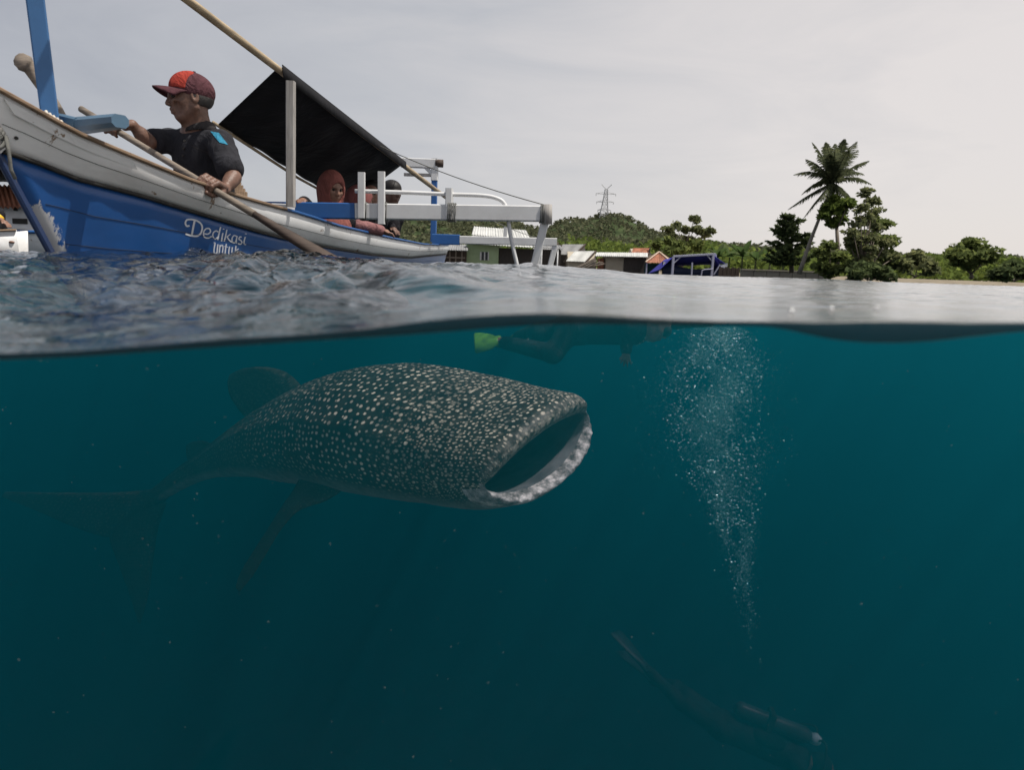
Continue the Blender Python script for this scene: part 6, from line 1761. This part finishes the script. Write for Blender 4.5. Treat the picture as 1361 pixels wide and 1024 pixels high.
for _ in range(4500):
    y = 436 + 500 * Rb.beta(1.1, 3.0)
    cxx = np.interp(y, [c[0] for c in col_y], [c[1] for c in col_y]); hw = np.interp(y, [c[0] for c in col_y], [c[2] for c in col_y])
    q = float(Rb.normal(0, .48)) if Rb.random() < .75 else Rb.choice([-1, 1]) * Rb.uniform(.55, 1.0)
    # puffs: denser rims and clumps
    if math.sin(y * .085 + 3 * q) + math.sin(y * .031 + 5 * q + 1) < Rb.uniform(-2.4, 1.2): continue
    Y = 3.15 + Rb.normal(0, .16) + .1 * q
    CB.append(tuple(pt(cxx + hw * q, y, Y))); RB_.append(0.0007 + 0.0013 * Rb.gamma(1.0, .8))
for _ in range(260):
    y = Rb.uniform(440, 700); cxx = np.interp(y, [c[0] for c in col_y], [c[1] for c in col_y]); hw = np.interp(y, [c[0] for c in col_y], [c[2] for c in col_y])
    CB.append(tuple(pt(cxx + hw * Rb.normal(0, .6), y, 3.1 + Rb.normal(0, .15)))); RB_.append(Rb.uniform(.003, .0062))
for _ in range(260):
    CB.append(tuple(pt(Rb.uniform(830, 1060), Rb.uniform(438, 640), 3.1 + Rb.normal(0, .3)))); RB_.append(Rb.uniform(.0008, .0022))
CB = np.array(CB); RB_ = np.array(RB_); keep = CB[:, 2] < -.06
Vb, Fb_ = spheres(CB[keep], RB_[keep], .8)
# the finest froth between them
n_f = 62000; yy = 434 + 430 * Rb.beta(1.15, 2.6, n_f); qq = Rb.normal(0, .5, n_f)
okm = (np.sin(yy * .06 + 2.5 * qq) + np.sin(yy * .023 + 4 * qq + 1) + .8 * np.sin(yy * .13 - 6 * qq)) > Rb.uniform(-2.2, 1.6, n_f)
yy, qq = yy[okm], qq[okm]
xx = np.interp(yy, [c[0] for c in col_y], [c[1] for c in col_y]) + qq * np.interp(yy, [c[0] for c in col_y], [c[2] for c in col_y])
dd = np.array(Rv)[None] * ((xx - CX) / FPX)[:, None] + np.array(Uv)[None] * (-(yy - CY) / FPX)[:, None] + np.array(Fv)[None]
Yf = 3.15 + Rb.normal(0, .17, len(yy)); Cf = np.array(CAM)[None] + dd * (Yf / dd[:, 1])[:, None]
Cf = Cf[Cf[:, 2] < -.05]
octV = np.array([(1,0,0),(-1,0,0),(0,1,0),(0,-1,0),(0,0,1),(0,0,-1)], float); octF = np.array([(0,2,4),(2,1,4),(1,3,4),(3,0,4),(2,0,5),(1,2,5),(3,1,5),(0,3,5)])
rfo = 0.0005 + 0.0006 * Rb.random(len(Cf))
Vo = (Cf[:, None, :] + octV[None] * rfo[:, None, None]).reshape(-1, 3); Fo = (octF[None] + (np.arange(len(Cf)) * 6)[:, None, None]).reshape(-1, 3)
Fb_ = np.concatenate([Fb_, Fo + len(Vb)]); Vb = np.concatenate([Vb, Vo])
tag(mesh_np('bubbles', Vb, Fb_, M['bubble']), kind='stuff')
M['speck'] = plain('drifting_speck', (.42, .46, .42), .8, .2)
CS, RS_ = [], []
for _ in range(650):
    Y = Rb.uniform(.9, 3.6); CS.append(tuple(pt(Rb.uniform(-200, 1560), Rb.uniform(440, 1060), Y))); RS_.append(Rb.uniform(.0003, .0011) * (Y / 2) ** .5)
CS = np.array(CS); keep = CS[:, 2] < -.08
Vs, Fs = spheres(CS[keep], np.array(RS_)[keep])
tag(mesh_np('drifting_plankton', Vs, Fs, M['speck']), kind='stuff')

# three water drops on the glass at the waterline
m, N, L = newmat('water_drop')
lw = N.new('ShaderNodeLayerWeight'); lw.inputs['Blend'].default_value = .4
gls = N.new('ShaderNodeBsdfGlossy'); gls.inputs['Roughness'].default_value = .38
tr = N.new('ShaderNodeBsdfTransparent'); mx = N.new('ShaderNodeMixShader'); o = N.new('ShaderNodeOutputMaterial')
L.new(mathn(N, L, 'MULTIPLY_ADD', lw.outputs['Facing'], .6, .35, clamp=True), mx.inputs[0]); L.new(tr.outputs[0], mx.inputs[1]); L.new(gls.outputs[0], mx.inputs[2]); L.new(mx.outputs[0], o.inputs['Surface'])
M['drop'] = m
for px, py, r_, wh in ((1052, 415, .0030, 'leftmost of the three round drops clinging at the waterline on the right'), (1105, 412, .0028, 'middle one of the three round drops clinging at the waterline on the right'), (1165, 411, .0027, 'rightmost of the three round drops clinging at the waterline on the right')):
    p = pt(px, py, YP - .006)
    o = sdf('water_drop', [ell(p, (r_, r_ * .6, r_), None, .001), ell(p - Vector((0, 0, r_ * .6)), (r_ * .8, r_ * .5, r_ * .7), None, .001)], .0006, M['drop'], None, origin=p)
    tag(o, wh, 'water drop', 'drops on the glass at the waterline')
